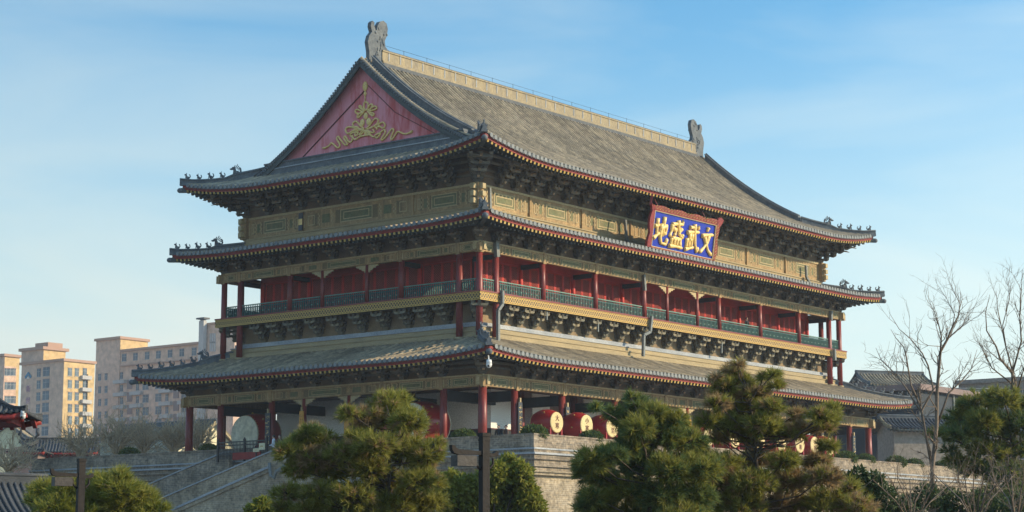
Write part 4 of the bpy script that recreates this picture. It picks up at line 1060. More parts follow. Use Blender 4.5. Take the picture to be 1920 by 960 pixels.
# the four characters, brushed stroke by stroke (x right, y down, each in a unit cell)
GLY = {
 'wen': [[(.52, .02), (.47, .16)], [(.10, .36), (.50, .28), (.92, .24)], [(.62, .30), (.52, .58), (.30, .80), (.04, .98)], [(.30, .38), (.46, .60), (.66, .84), (.94, .99)]],
 'wu': [[(.24, .16), (.60, .12)], [(.08, .36), (.50, .30), (.94, .26)], [(.58, .0), (.62, .36), (.74, .72), (.90, .98), (.96, .80)], [(.82, .06), (.92, .16)], [(.30, .36), (.30, .90)], [(.30, .60), (.50, .58)], [(.12, .56), (.12, .92)], [(.02, .98), (.30, .92), (.62, .84)], [(.46, .36), (.48, .88)]],
 'sheng': [[(.12, .20), (.50, .14), (.90, .12)], [(.14, .20), (.12, .44), (.02, .66)], [(.20, .36), (.42, .34), (.40, .54), (.32, .56)], [(.54, .0), (.58, .26), (.72, .50), (.92, .60), (.94, .46)], [(.82, .28), (.62, .52)], [(.80, .02), (.90, .08)], [(.18, .68), (.18, .94)], [(.18, .68), (.82, .66), (.82, .94)], [(.40, .68), (.40, .94)], [(.60, .68), (.60, .94)], [(.02, .98), (.50, .95), (.98, .96)]],
 'di': [[(.02, .40), (.36, .32)], [(.20, .10), (.22, .72)], [(.0, .84), (.20, .72), (.40, .60)], [(.42, .46), (.86, .30), (.84, .60), (.72, .58)], [(.66, .0), (.66, .70)], [(.50, .26), (.48, .76), (.58, .94), (.90, .96), (.98, .74)]],
}
def brush(name, key, sc, tc, w, hgt, thick):
    b = MB(); asp = PLQ_X.length / PLQ_Y.length
    for stroke in GLY[key]:
        P_ = []
        for i in range(len(stroke) - 1):
            for k in range(4): 
                t = k / 4; P_.append((stroke[i][0] * (1 - t) + stroke[i + 1][0] * t, stroke[i][1] * (1 - t) + stroke[i + 1][1] * t))
        P_.append(stroke[-1])
        n = len(P_); rad = [thick * (.75 + .5 * abs(math.cos(2.6 * i / max(1, n - 1)))) * (1 if i < n - 1 else .6) for i in range(n)]
        b.tube([plane_pt(sc + (x - .5) * w, tc + (y - .5) * hgt, .05) for x, y in P_], rad, 'gold', 8)
    b.build(name, PLQ)
for key, sc in (('di', .125), ('sheng', .375), ('wu', .635), ('wen', .875)): brush('character', key, sc, .51, .225, .78, .145)

# ------------------------------------------------------------------ drums on the terrace
def drum_profile(b, axis, c, r0, r1, Ld, skin, dirn=-1):
    """barrel drum: axis 'x' or 'y'; c = centre of the front head; the body runs away from dirn"""
    n = 28; m = 12; V = []; F = []
    def P(a, rr, t):
        if axis == 'y': return (c[0] + rr * math.cos(a), c[1] - dirn * t, c[2] + rr * math.sin(a))
        return (c[0] - dirn * t, c[1] + rr * math.cos(a), c[2] + rr * math.sin(a))
    for j in range(m + 1):
        t = Ld * j / m; rr = r0 + (r1 - r0) * math.sin(math.pi * j / m) ** .8
        V += [P(2 * math.pi * k / n, rr, t) for k in range(n)]
    F = [(j * n + k, j * n + (k + 1) % n, (j + 1) * n + (k + 1) % n, (j + 1) * n + k) for j in range(m) for k in range(n)]
    b.poly(V, F, 'drum_red', True)
    h = MB(); h2 = MB()
    for t0, sgn in ((0, -1), (Ld, 1)):
        hh = h if t0 == 0 else h2
        for (ra, ta, rb, tb) in ((r0 * 1.035, .09, r0 * 1.035, .0), (r0 * 1.035, .0, r0 * .97, -.03), (r0 * .97, -.03, 0.001, -.035)):
            A = [P(2 * math.pi * k / n, ra, t0 - sgn * ta) for k in range(n)]; Bq = [P(2 * math.pi * k / n, rb, t0 - sgn * tb) for k in range(n)]
            hh.poly(A + Bq, [(k, (k + 1) % n, n + (k + 1) % n, n + k) for k in range(n)], skin, True)
    for k in range(40):
        a = 2 * math.pi * k / 40; b.ellipsoid(P(a, r0 * 1.05, .14), (.025, .025, .025), 'gold', 5, 4)
    return h, h2, P
TERMS = ['大寒', '小寒', '冬至', '大雪', '小雪', '立冬', '霜降', '寒露', '秋分', '白露', '处暑', '立秋', '大暑']
DU = [1044, 1100, 1148, 1194, 1240, 1283, 1330, 1378, 1425, 1465, 1500, 1528, 1556]
DV = [791, 797, 802, 806, 810, 810, 814, 818, 823, 829, 833, 835, 837]
DLAB = ['red barrel drum with two characters on its cream head, nearest the brick parapet corner',
        'red barrel drum second along the parapet from the near corner, behind a round shrub',
        'red barrel drum third along the parapet from the near corner, half behind pine needles',
        'red drum fourth along the parapet, mostly hidden by the dark green pine',
        'red drum fifth along the parapet, behind the top of the dark green pine',
        'red drum just left of the orange couplet board, above the dark green pine',
        'red drum between the two orange couplet boards at the middle of the front',
        'red drum right of the orange couplet boards, seen through the brownish pine',
        'red drum behind the middle of the brownish pine crown',
        'red drum behind the right half of the brownish pine, third before its gap',
        'red drum with pale head showing in the gap of the brownish pine',
        'red drum with cream head right of the pale headed one in the pine gap',
        'red drum farthest along the front parapet, beside the right edge of the brownish pine']
for i, (u, v) in enumerate(zip(DU, DV)):
    c = on(u, v, 'y', -3.6); c[2] = -8.15
    T = thing('drum', (c[0], c[1] + .9, TZ), DLAB[i], 'drum', 'red drums lined up along the front terrace')
    b = MB(); h, h2, P_ = drum_profile(b, 'y', c, .68, .92, 1.75, 'drum_skin')
    for k in range(6): a = 2 * math.pi * k / 6 + .2; b.ellipsoid(P_(a, .90, .62), (.06, .06, .06), 'gold_end', 7, 5)
    body = b.build('drum_body', T); hd = h.build('drum_head', T); h2.build('drum_head', T)
    for j, chh in enumerate(TERMS[i]):
        o = bpy.data.objects.new('lettering', text_mesh(chh, 'red_dark', .44, .006)); COL.objects.link(o)
        o.location = (c[0], c[1] - .05, c[2] + (.26 if j == 0 else -.26) + OZ); o.rotation_euler = (R(90), 0, 0); adopt(o, hd)
    b = MB(); x, y, z = c
    for sx in (-.62, .62):
        for sy in (.1, 1.6): b.bar((x + sx, y + sy, TZ), (x + sx, y + sy, z - .45), .12, .12, 'drum_red'); b.ellipsoid((x + sx, y + sy, z - .42), (.08, .08, .08), 'drum_red', 8, 6)
    for sy in (.1, 1.6): b.box(x - .7, x + .7, y + sy - .08, y + sy + .08, z - 1.15, z - .93, 'drum_red'); b.box(x - .75, x + .75, y + sy - .06, y + sy + .06, TZ + .25, TZ + .38, 'drum_red')
    for sx in (-.62, .62): b.box(x + sx - .05, x + sx + .05, y + .1, y + 1.6, z - 1.1, z - .98, 'drum_red')
    b.build('stand', T)
for u, v, zz, lab in ((458, 815, -8.2, 'huge red drum with a stained pale head at the left end of the shaded side'), (772, 797, -8.1, 'huge red drum with a pale head between pine crown and shaded corner columns')):
    c = on(u, v, 'x', -.9); c[2] = zz
    T = thing('drum', (c[0] + 1.2, c[1], TZ), lab, 'drum', 'huge drums on the shaded side of the terrace')
    b = MB(); h, h2, P_ = drum_profile(b, 'x', c, 1.36, 1.62, 2.5, 'drum_skin_pale')
    for k in range(8): a = 2 * math.pi * k / 8; b.ellipsoid(P_(a, 1.6, .8), (.09, .09, .09), 'gold_end', 7, 5)
    b.build('drum_body', T); h.build('drum_head', T); h2.build('drum_head', T)
    b = MB(); x, y, z = c
    for sx in (.2, 2.2):
        for sy in (-1.0, 1.0): b.bar((x + sx, y + sy, TZ), (x + sx, y + sy * 1.1, z - .9), .16, .16, 'drum_red')
        b.box(x + sx - .1, x + sx + .1, y - 1.15, y + 1.15, z - 1.75, z - 1.5, 'drum_red')
    b.build('stand', T)

# ------------------------------------------------------------------ couplet boards on the columns
def dabs(b, c, axis, w, hgt, n, mat):
    """worn brush writing, too small to read: a column of clustered strokes"""
    rr = random.Random(int(c[0] * 100 + c[1] * 10))
    for k in range(n):
        zc = c[2] + hgt / 2 - hgt * (k + .5) / n
        for j in range(5):
            a = rr.uniform(-.45, .45) * w; z = zc + rr.uniform(-.3, .3) * hgt / n; da = rr.choice((.35 * w, .06 * w)); dz = .03 if da > .1 * w else .11 * hgt / n * 2
            p = (c[0] + (a if axis == 'F' else -.012), c[1] + (a if axis == 'L' else -.012), z)
            if axis == 'F': b.box(p[0] - da / 2, p[0] + da / 2, c[1] - .014, c[1] - .002, z - dz / 2, z + dz / 2, mat)
            else: b.box(c[0] - .014, c[0] - .002, p[1] - da / 2, p[1] + da / 2, z - dz / 2, z + dz / 2, mat)
def couplet(x, y, side, orange, label, w=.42):
    T = thing('couplet_board', (x, y, -10.0), label, 'couplet board', 'couplet boards hung on the ground storey columns')
    b = MB(); m = 'board_orange' if orange else 'board_black'; z0, z1 = -9.95, -6.85
    if side == 'F': b.box(x - w / 2, x + w / 2, y, y + .07, z0, z1, m)
    else: b.box(x, x + .07, y - w / 2, y + w / 2, z0, z1, m)
    dabs(b, (x, y, (z0 + z1) / 2), side, w * .8, z1 - z0 - .3, 8, 'plaque_red' if orange else 'gold'); b.build('board', T)
    b = MB()
    if side == 'F': b.box(x - .06, x + .06, y - .02, y + .1, z1 + .003, z1 + .3, 'paint_light')
    else: b.box(x - .02, x + .1, y - .06, y + .06, z1 + .003, z1 + .3, 'paint_light')
    b.build('hook', T)
couplet(1.70 + .12, -q - .42, 'F', False, 'black board with gold writing on the column next to the near corner of the front')
couplet(6.99 + .12, -q - .42, 'F', False, 'black board with gold writing between the first two red drums')
couplet(22.6, -q - .30, 'F', True, 'orange board on the slim post left of the front door', .36)
couplet(26.8, -q - .30, 'F', True, 'orange board on the slim post right of the front door, beside the brownish pine', .36)
couplet(42.41, -q - .42, 'F', False, 'narrow black board beside the last red drum behind the brownish pine')
couplet(47.70 + .1, -q - .42, 'F', False, 'black board with gold writing near the far right end of the front')
couplet(-q - .42, 18.01, 'L', False, 'black board with pale writing right of the huge drum with stained head', .5)
couplet(-q - .30, 14.73, 'L', True, 'orange board with red writing left of the shaded doorway', .42)
couplet(-q - .30, 10.34, 'L', True, 'orange board with red writing right of the shaded doorway, touching the pine', .42)

# ------------------------------------------------------------------ iron gate at the stair head
GX = -5.2
GATE = thing('iron_gate', tuple(on(455, 860, 'x', GX)), 'black iron bar gate with a red panel at the head of the stair', 'gate')
pa, pb = on(409, 830, 'x', GX), on(500, 823, 'x', GX); zt = (pa[2] + pb[2]) / 2 ; y0g, y1g = pb[1], pa[1]
b = MB()
for z in (zt - .05, zt - .28, TZ + .55): b.box(GX - .03, GX + .03, y0g, y1g, z - .035, z + .035, 'iron')
n = 34
for k in range(n + 1):
    y = y0g + (y1g - y0g) * k / n; b.box(GX - .018, GX + .018, y - .02, y + .02, TZ + .2, zt, 'iron')
b.build('bars', GATE)
for k in (0, .45, 1):
    b = MB(); y = y0g + (y1g - y0g) * k; b.box(GX - .07, GX + .07, y - .07, y + .07, TZ, zt + .12, 'iron'); b.ellipsoid((GX, y, zt + .17), (.07, .07, .07), 'iron', 8, 6); b.build('post', GATE)
b = MB(); b.box(GX - .09, GX - .05, y0g + .5, y1g - 1.6, TZ + .12, TZ + .62, 'red_eave'); b.build('panel', GATE)
for (u0, v0, u1, v1, nm, lb) in ((486, 831, 497, 843, 'notice_board', 'cream notice board standing behind the iron gate, right of the stained drum'), (475, 841, 486, 847, 'notice_board', 'small cream notice plate low on the gate under the larger board')):
    T = thing(nm, tuple(on((u0 + u1) / 2, v1, 'x', GX - .12)), lb, 'notice board')
    p0, p1 = on(u0, v0, 'x', GX - .12), on(u1, v1, 'x', GX - .12)
    b = MB(); b.box(GX - .15, GX - .11, p1[1], p0[1], p1[2], p0[2], 'sign_cream'); b.build('board', T)
    b = MB(); b.box(GX - .155, GX - .151, p1[1] + .15, p0[1] - .15, p1[2] + (p0[2] - p1[2]) * .45, p1[2] + (p0[2] - p1[2]) * .6, 'gold_end'); b.build('lettering', T)
    b = MB(); b.bar((GX - .13, (p0[1] + p1[1]) / 2, p1[2] - .005), (GX - .13, (p0[1] + p1[1]) / 2, TZ), .05, .05, 'iron'); b.build('leg', T)

# ------------------------------------------------------------------ people
def person(loc, face, top, legs, label, pose='stand', hairm='hair'):
    """loc = feet; face = heading in radians (the direction looked at); built about 1.68 m tall"""
    T = thing('person', loc, label, 'person')
    me = bpy.data.meshes.new('body')
    J = {}
    V = [(0, 0, .94), (0, 0, 1.12), (0, 0, 1.30), (0, 0, 1.42), (0, .01, 1.50), (0, .02, 1.58),
         (.09, 0, .90), (.10, .02, .50), (.10, -.02, .09), (.10, .10, .04),
         (-.09, 0, .90), (-.10, .02, .50), (-.10, -.02, .09), (-.10, .10, .04),
         (.17, 0, 1.39), (.23, .02, 1.12), (.20, .18, 1.00), (.17, .27, 1.02),
         (-.17, 0, 1.39), (-.23, .02, 1.12), (-.20, .18, 1.00), (-.17, .27, 1.02)]
    E_ = [(0, 1), (1, 2), (2, 3), (3, 4), (4, 5), (0, 6), (6, 7), (7, 8), (8, 9), (0, 10), (10, 11), (11, 12), (12, 13), (3, 14), (14, 15), (15, 16), (16, 17), (3, 18), (18, 19), (19, 20), (20, 21)]
    rad = [.13, .125, .15, .10, .055, .075, .085, .06, .042, .035, .085, .06, .042, .035, .065, .05, .04, .035, .065, .05, .04, .035]
    me.from_pydata(V, E_, [])
    o = bpy.data.objects.new('body', me); COL.objects.link(o)
    md = o.modifiers.new('skin', 'SKIN'); sub = o.modifiers.new('sub', 'SUBSURF'); sub.levels = 2; sub.render_levels = 2
    for i, sv in enumerate(me.skin_vertices[0].data): sv.radius = (rad[i], rad[i] * (.75 if i in (1, 2, 3) else 1)); sv.use_root = (i == 0)
    dg = bpy.context.evaluated_depsgraph_get(); m2 = bpy.data.meshes.new_from_object(o.evaluated_get(dg)); bpy.data.objects.remove(o)
    for m in (top, legs, 'skin', 'cloth_black'): m2.materials.append(MATS[m])
    for p in m2.polygons:
        c = p.center; p.use_smooth = True
        p.material_index = 2 if (c.z > 1.47 or (c.y > .24 and c.z > .9)) else (0 if c.z > .88 else (3 if c.z < .09 else 1))
    body = inst('body', m2, loc, face - math.pi / 2, parent=T)
    hd = MB(); hd.ellipsoid((0, .02, 1.60), (.078, .098, .118), 'skin', 14, 10); hd.ellipsoid((0, .125, 1.585), (.014, .02, .02), 'skin', 6, 5)
    for sg in (-1, 1): hd.ellipsoid((sg * .08, .02, 1.59), (.012, .025, .035), 'skin', 6, 5); hd.ellipsoid((sg * .032, .108, 1.615), (.014, .008, .009), 'cloth_black', 6, 4)
    hd.box(-.025, .025, .100, .112, 1.535, 1.543, 'plaque_red')
    for p in hd.v: pass
    # the head shares the body object's skin: join into one mesh
    hm = hd.mesh('head'); 
    import bmesh
    bm = bmesh.new(); bm.from_mesh(m2); nf = len(bm.faces); bm.from_mesh(hm); bm.faces.ensure_lookup_table()
    for f in bm.faces[nf:]: f.material_index = 2 if f.material_index == 0 else (3 if f.material_index == 1 else 2)
    bm.to_mesh(m2); bm.free()
    h = MB(); h.ellipsoid((0, -.005, 1.635), (.092, .105, .105), hairm, 14, 9); hm2 = h.mesh('hair')
    inst('hair', hm2, loc, face - math.pi / 2, parent=T)
    return T
c = on(1400, 604, 'y', .55); person((c[0], .55, .60), R(-100), 'cloth_black', 'cloth_black', 'person in black leaning over the green balcony railing on the right of the front')
c = on(935, 812, 'x', -3.0); person((c[0], c[1], TZ), R(200), 'cloth_black', 'cloth_navy', 'person in black coat, left of two behind the parapet by the near corner')
c = on(949, 812, 'x', -2.8); person((c[0], c[1], TZ), R(160), 'cloth_brown', 'cloth_navy', 'person in dark brown coat, right of two behind the parapet by the near corner')
c = on(513, 838, 'x', -5.6); person((-5.6, c[1], -10.5), R(120), 'cloth_white', 'cloth_navy', 'person in a white jacket at the top of the stair')
c = on(524, 838, 'x', -5.4); person((-5.4, c[1], -10.5), R(190), 'cloth_brown', 'cloth_navy', 'person in brown behind the white jacketed one, half behind the pine')

# ------------------------------------------------------------------ clipped round shrubs on the parapet
def leaf_cloud(centers, radii, n, size, squash=1.0, shell=.75):
    """random leaf triangles through ellipsoid clumps -> (n,3,3)"""
    out = []
    for c, r_ in zip(centers, radii):
        d = RNG.normal(size=(n, 3)); d /= np.linalg.norm(d, axis=1)[:, None]
        rr = r_ * (shell + (1.06 - shell) * RNG.random((n, 1)) ** .6); pos = np.asarray(c) + d * rr * np.array([1, 1, squash])
        a = RNG.normal(size=(n, 3)); a /= np.linalg.norm(a, axis=1)[:, None]; a = a + d * .5; b_ = np.cross(a, RNG.normal(size=(n, 3))); b_ /= np.linalg.norm(b_, axis=1)[:, None]
        s = size * (.6 + .8 * RNG.random((n, 1)))
        out.append(np.stack([pos - b_ * s * .45, pos + b_ * s * .45, pos + a * s], axis=1))
    return np.concatenate(out)
V = leaf_cloud([(0, 0, .32)], [.78], 2600, .11, .62)
SH = tris_mesh('leaves', V, ['leaf_box'], np.zeros(len(V)))
stem = MB(); stem.ellipsoid((0, 0, .28), (.66, .66, .42), 'leaf_dark', 12, 8); SI = stem.mesh('branches')
shr = [((869, 815), 'x', -PX + 1.0, 'round clipped shrub left of the near corner column, behind the street lamp'), ((1001, 806), 'y', -PY + .7, 'round clipped shrub at the parapet corner in front of the first drum'),
       ((1108, 818), 'y', -PY + .7, 'round clipped shrub in front of the second and third drums'), ((243, 857), 'x', -PX + .8, 'small dark round shrub on the parapet left of the stair'), ((392, 845), 'x', -PX + .8, 'bright round shrub beside the left end column'),
       ((1586, 865), 'y', -PY + .7, 'low shrub by the board at the far right end column'), ((1622, 866), 'y', -PY + .7, 'low shrub just right of the far end column'), ((1680, 869), 'y', -PY + .7, 'low shrub on the right parapet under the grey wall, left one'), ((1714, 872), 'y', -PY + .7, 'low shrub on the right parapet beside the bare tree trunk'), ((1768, 876), 'y', -PY + .7, 'rightmost low shrub on the parapet, behind the bare tree')]
for (u, v), ax, val, lab in shr:
    c = on(u, v, ax, val); c[2] = -9.72
    T = thing('round_shrub', tuple(c), lab, 'shrub', 'clipped round shrubs along the terrace')
    s = random.uniform(.9, 1.1)
    inst('leaves', SH, c, random.random() * 6, s, T); inst('branches', SI, c, 0, s, T)
    b = MB(); b.tube([(c[0], c[1], TZ), (c[0], c[1], c[2] + .2)], [.35, .4], 'concrete', 12); b.build('planter', T)

# ------------------------------------------------------------------ small fittings
def cctv(p, label, s=1.0, rz=0):
    T = thing('dome_camera', p, label, 'security camera')
    b = MB(); b.tube([(p[0], p[1], p[2] + .22 * s), (p[0], p[1], p[2] + .06 * s)], [.10 * s, .12 * s], 'cctv_white', 14); b.build('housing', T)
    b = MB(); b.ellipsoid((p[0], p[1], p[2] + .04 * s), (.12 * s, .12 * s, .15 * s), 'cctv_white', 14, 9); b.build('dome', T)
    b = MB(); b.ellipsoid((p[0] - .08 * s, p[1] - .04 * s, p[2] - .03 * s), (.05 * s, .05 * s, .05 * s), 'iron', 8, 6); b.build('lens', T)
    b = MB(); b.bar((p[0], p[1], p[2] + .2 * s), (p[0] + .2 * s, p[1] + .2 * s, p[2] + .42 * s), .05 * s, .05 * s, 'cctv_white'); b.build('bracket_arm', T)
e_ = Vector(PL('F', 0, 0)); cctv((e_.x - .05, e_.y - .05, e_.z - 1.35), 'small grey dome camera hanging under the lowest eave at the near corner', 1.6)

# ------------------------------------------------------------------ apartment blocks far behind
def apt_window(w, h, bal=False):
    b = MB(); f = .12
    b.box(-w / 2, w / 2, -.08, .10, 0, h, 'window_glass')
    b.box(-w / 2 - f, w / 2 + f, -.14, .02, -f, 0, 'apt_frame'); b.box(-w / 2 - f, w / 2 + f, -.14, .02, h, h + f, 'apt_trim')
    b.box(-.04, .04, -.11, .0, 0, h, 'apt_frame'); b.box(-w / 2, w / 2, -.11, 0, h * .62, h * .62 + .07, 'apt_frame')
    return b.mesh('window')
WIN = {'n': apt_window(1.3, 2.1), 's': apt_window(2.0, 2.3), 't': apt_window(2.7, 2.4), 'tall': apt_window(1.5, 2.2)}
def block_at(u0, v0, u1, depth, ylen, face='L'):
    p0 = at(u0, v0, depth); return p0
def west_pts(ul, ur, v, x):      # y of two pixel columns on the plane x=const
    a = on(ul, v, 'x', x); c = on(ur, v, 'x', x); return a, c
def windows_on(T, side, plane, cells, ztop_v=None):
    for (u, v, kind) in cells:
        p = on(u, v, 'x' if side == 'L' else 'y', plane)
        inst('window', WIN[kind], (p[0], p[1], p[2] - 1.1), -math.pi / 2 if side == 'L' else 0, parent=T)
# block with the vertical sign
XB = 230.0
a, c = west_pts(41, 120, 680, XB); top = on(80, 681, 'x', XB)[2]
yN, yS = a[1], c[1]; ztop = top
yS2 = yS
T = thing('apartment_block', ((XB + 15), (yN + yS) / 2, GZ), 'pinkish apartment block with a small blue emblem and a column of faded characters', 'building', 'apartment blocks on the skyline')
XE = on(178, 676, 'y', yS)[0]
b = MB(); b.box(XB, XE, yS, yN, GZ, ztop, 'apt_wall'); b.box(XB + .02, XE - .02, yS - .05, yS, GZ, ztop - .02, 'apt_sunlit')
b.box(XB - .5, XE + .3, yS - .5, yN + .5, ztop, ztop + .7, 'apt_trim'); AW = b.build('wall', T)
pa = on(41, 645, 'x', XB + 1); pc = on(82, 645, 'x', XB + 1); zp = on(82, 655, 'x', XB + 1)[2]; xe2 = on(123, 655, 'y', pc[1])[0]
b = MB(); b.box(XB + 1, xe2, pc[1], pa[1], ztop + .7, zp, 'apt_wall'); b.box(XB + 1.02, xe2, pc[1] - .05, pc[1], ztop + .7, zp - .02, 'apt_sunlit'); b.box(XB + .4, xe2 + .8, pc[1] - .6, pa[1] + .6, zp, zp + .8, 'apt_trim'); b.box(XB + 4, XB + 9, pc[1] + 2, pa[1] - 2, zp + .8, zp + 2.4, 'apt_trim'); b.build('roof_house', T)
cells = []
for r_ in range(10):
    cells += [(73 - r_ * .55, 699 + 22.3 * r_, 'tall'), (87 - r_ * .55, 697.5 + 22.3 * r_, 't')]
windows_on(T, 'L', XB - .02, cells)
cells = []
for r_ in range(9):
    v = 697 + 22.6 * r_; cells += [(131, v, 'n'), (144, v + .6, 'n'), (159, v + .4, 'n')]
windows_on(T, 'F', yS - .07, cells)
for r_ in range(6):
    p0 = on(150, 711 + 22.6 * r_, 'y', yS); b = MB(); b.box(p0[0], p0[0] + 3.2, yS - 1.1, yS - .05, p0[2], p0[2] + 1.0, 'apt_frame'); b.build('balcony', T)
b = MB(); xb0 = on(163, 700, 'y', yS)[0]; b.box(xb0, XE - .5, yS - .6, yS - .05, GZ, ztop - 3, 'apt_sunlit'); b.build('stair_bay', T)
# emblem and characters
em = on(53, 704, 'x', XB - .1); b = MB()
for sg in (-1, 1): b.slab([(em[1] - sg * .05, em[2] + .95), (em[1] - sg * 1.5, em[2] - .3), (em[1] - sg * 1.1, em[2] - .85), (em[1] - sg * .2, em[2] - .15)], 'x', XB - .2, XB - .05, 'sign_teal')
b.slab([(em[1] - .5, em[2] - .9), (em[1] + .5, em[2] - .9), (em[1], em[2] - .3)], 'x', XB - .2, XB - .05, 'cctv_white'); b.build('emblem', T)
for k, chh in enumerate('新世纪公寓'):
    p = on(53 - .5 * k, 730 + 22 * k, 'x', XB - .1); o = bpy.data.objects.new('lettering', text_mesh(chh, 'apt_mauve', 2.0, .03)); COL.objects.link(o)
    o.location = (XB - .12, p[1], p[2] + OZ); o.rotation_euler = (R(90), 0, -R(90)); adopt(o, T)
# long block on the right of it
XC = 300.0
a, c = west_pts(179, 224, 690, XC); zt1 = on(200, 638, 'x', XC)[2]
T = thing('apartment_block', (XC + 15, (a[1] + c[1]) / 2, GZ), 'long pinkish apartment block with a row of top floor windows, right of the sign', 'building', 'apartment blocks on the skyline')
b = MB(); xe = on(277, 645, 'y', c[1])[0]
zlow = on(300, 657, 'x', XC)[2]; zlow = on(225, 660, 'x', XC)[2]
yR = on(440, 640, 'x', XC)[1]
b.box(XC, xe, c[1], a[1], GZ, zt1, 'apt_wall'); b.box(XC + .03, xe, c[1] - .05, c[1], zlow, zt1 - .02, 'apt_sunlit'); b.box(XC - .5, xe + .5, c[1] - .5, a[1] + .5, zt1, zt1 + .8, 'apt_trim')
b.box(XC + .3, XC + 14, yR, c[1] - .06, GZ, zlow, 'apt_wall'); b.box(XC - .4, XC + 16.4, yR, c[1] - .56, zlow, zlow + .7, 'apt_trim')
b.build('wall', T)
zs = on(205, 688, 'x', XC)[2]
b = MB(); b.box(XC - .5, XC + .29, yR, c[1] - .56, on(240, 684, 'x', XC)[2] - .4, on(240, 684, 'x', XC)[2], 'apt_trim'); b.build('string_course', T)
cells = []
for u in (233, 254, 276, 297, 319, 341, 364): cells.append((u, 671 - (u - 233) * .088, 's'))
for r_ in range(6):
    v = 707 + 23.7 * r_
    for u, kk in ((187, 'n'), (199, 'n'), (212, 't'), (228, 'n'), (258, 'n'), (273, 't'), (297, 't'), (313, 'n'), (346, 't')):
        cells.append((u, v - (u - 187) * .075 , kk))
windows_on(T, 'L', XC + .0, [x for x in cells if x[0] < 204]); windows_on(T, 'L', XC + .28, [x for x in cells if x[0] >= 204])
for r_ in range(5):
    for u in (226, 257, 312, 347):
        p0 = on(u, 719 + 23.7 * r_ - (u - 187) * .075, 'x', XC); b = MB(); b.box(XC - 1.0, XC + .29, p0[1] - 2.6, p0[1] + 2.6, p0[2] - .55, p0[2] + .55, 'apt_frame'); b.build('balcony', T)
for r_ in range(4):
    for u in (242, 329):
        p0 = on(u, 730 + 23.7 * r_ - (u - 187) * .075, 'x', XC); b = MB(); b.box(XC + .1, XC + .28, p0[1] - 1.2, p0[1] + 1.2, p0[2] - .6, p0[2] + 2.4, 'brown_wall'); b.build('balcony_door', T)
# far left block and the stair tower with a flue
T = thing('apartment_block', tuple(on(18, 700, 'x', 260.)[:2]) + (GZ,), 'apartment block cut by the left edge of the picture, sunlit yellow top', 'building', 'apartment blocks on the skyline')
a, c = west_pts(-60, 8, 690, 260.); xe = on(37, 667, 'y', c[1])[0]; zt = on(10, 668, 'x', 260.)[2]
b = MB(); b.box(260, xe, c[1], a[1], GZ, zt, 'apt_wall'); b.box(260.03, xe, c[1] - .05, c[1], GZ, zt - .02, 'apt_sunlit'); b.box(259.4, xe + .5, c[1] - .6, a[1], zt, zt + .8, 'apt_trim')
z2 = on(30, 688, 'y', c[1] - 6)[2]; b.box(on(8, 690, 'y', c[1] - 6)[0], on(31, 690, 'y', c[1] - 6)[0], c[1] - 6, c[1] - .06, GZ, z2, 'apt_wall'); b.build('wall', T)
cells = [(u, 697 + 26 * r_, 'n') for r_ in range(4) for u in (12, 19, 26)]
windows_on(T, 'F', c[1] - 6.02, cells)
XD = 285.
a, c = west_pts(381, 440, 640, XD); zt = on(400, 609, 'x', XD)[2]
T = thing('apartment_block', (XD + 6, (a[1] + c[1]) / 2, GZ), 'narrow pinkish stair tower of the apartments, right beside the pale flue', 'building', 'apartment blocks on the skyline')
b = MB(); b.box(XD, XD + 12, c[1], a[1], GZ, zt, 'apt_wall'); b.box(XD - .3, XD + 12.3, c[1] - .3, a[1] + .3, zt, zt + .7, 'apt_trim'); b.build('wall', T)
for v in (634, 650):
    for u in (395, 399, 403): 
        p = on(u, v, 'x', XD); b = MB(); b.box(XD - .12, XD + .02, p[1] - .35, p[1] + .35, p[2] - 1.4, p[2] + 1.4, 'apt_frame'); b.build('window', T)
T = thing('flue', tuple(on(375, 700, 'x', XD - 2)[:2]) + (GZ,), 'tall pale square flue with a flat dark cap', 'chimney')
a, c = west_pts(369.5, 381, 640, XD - 2); zt = on(375, 601, 'x', XD - 2)[2]
b = MB(); b.box(XD - 1.7, XD - .5, c[1] + .3, a[1] - .3, GZ, zt, 'apt_frame'); b.build('shaft', T)
b = MB(); b.box(XD - 2.3, XD + .1, c[1] - .35, a[1] + .35, zt + .4, zt + .85, 'iron'); b.box(XD - 1.5, XD - .7, c[1] + .6, a[1] - .6, zt, zt + .4, 'iron'); b.build('cap', T)

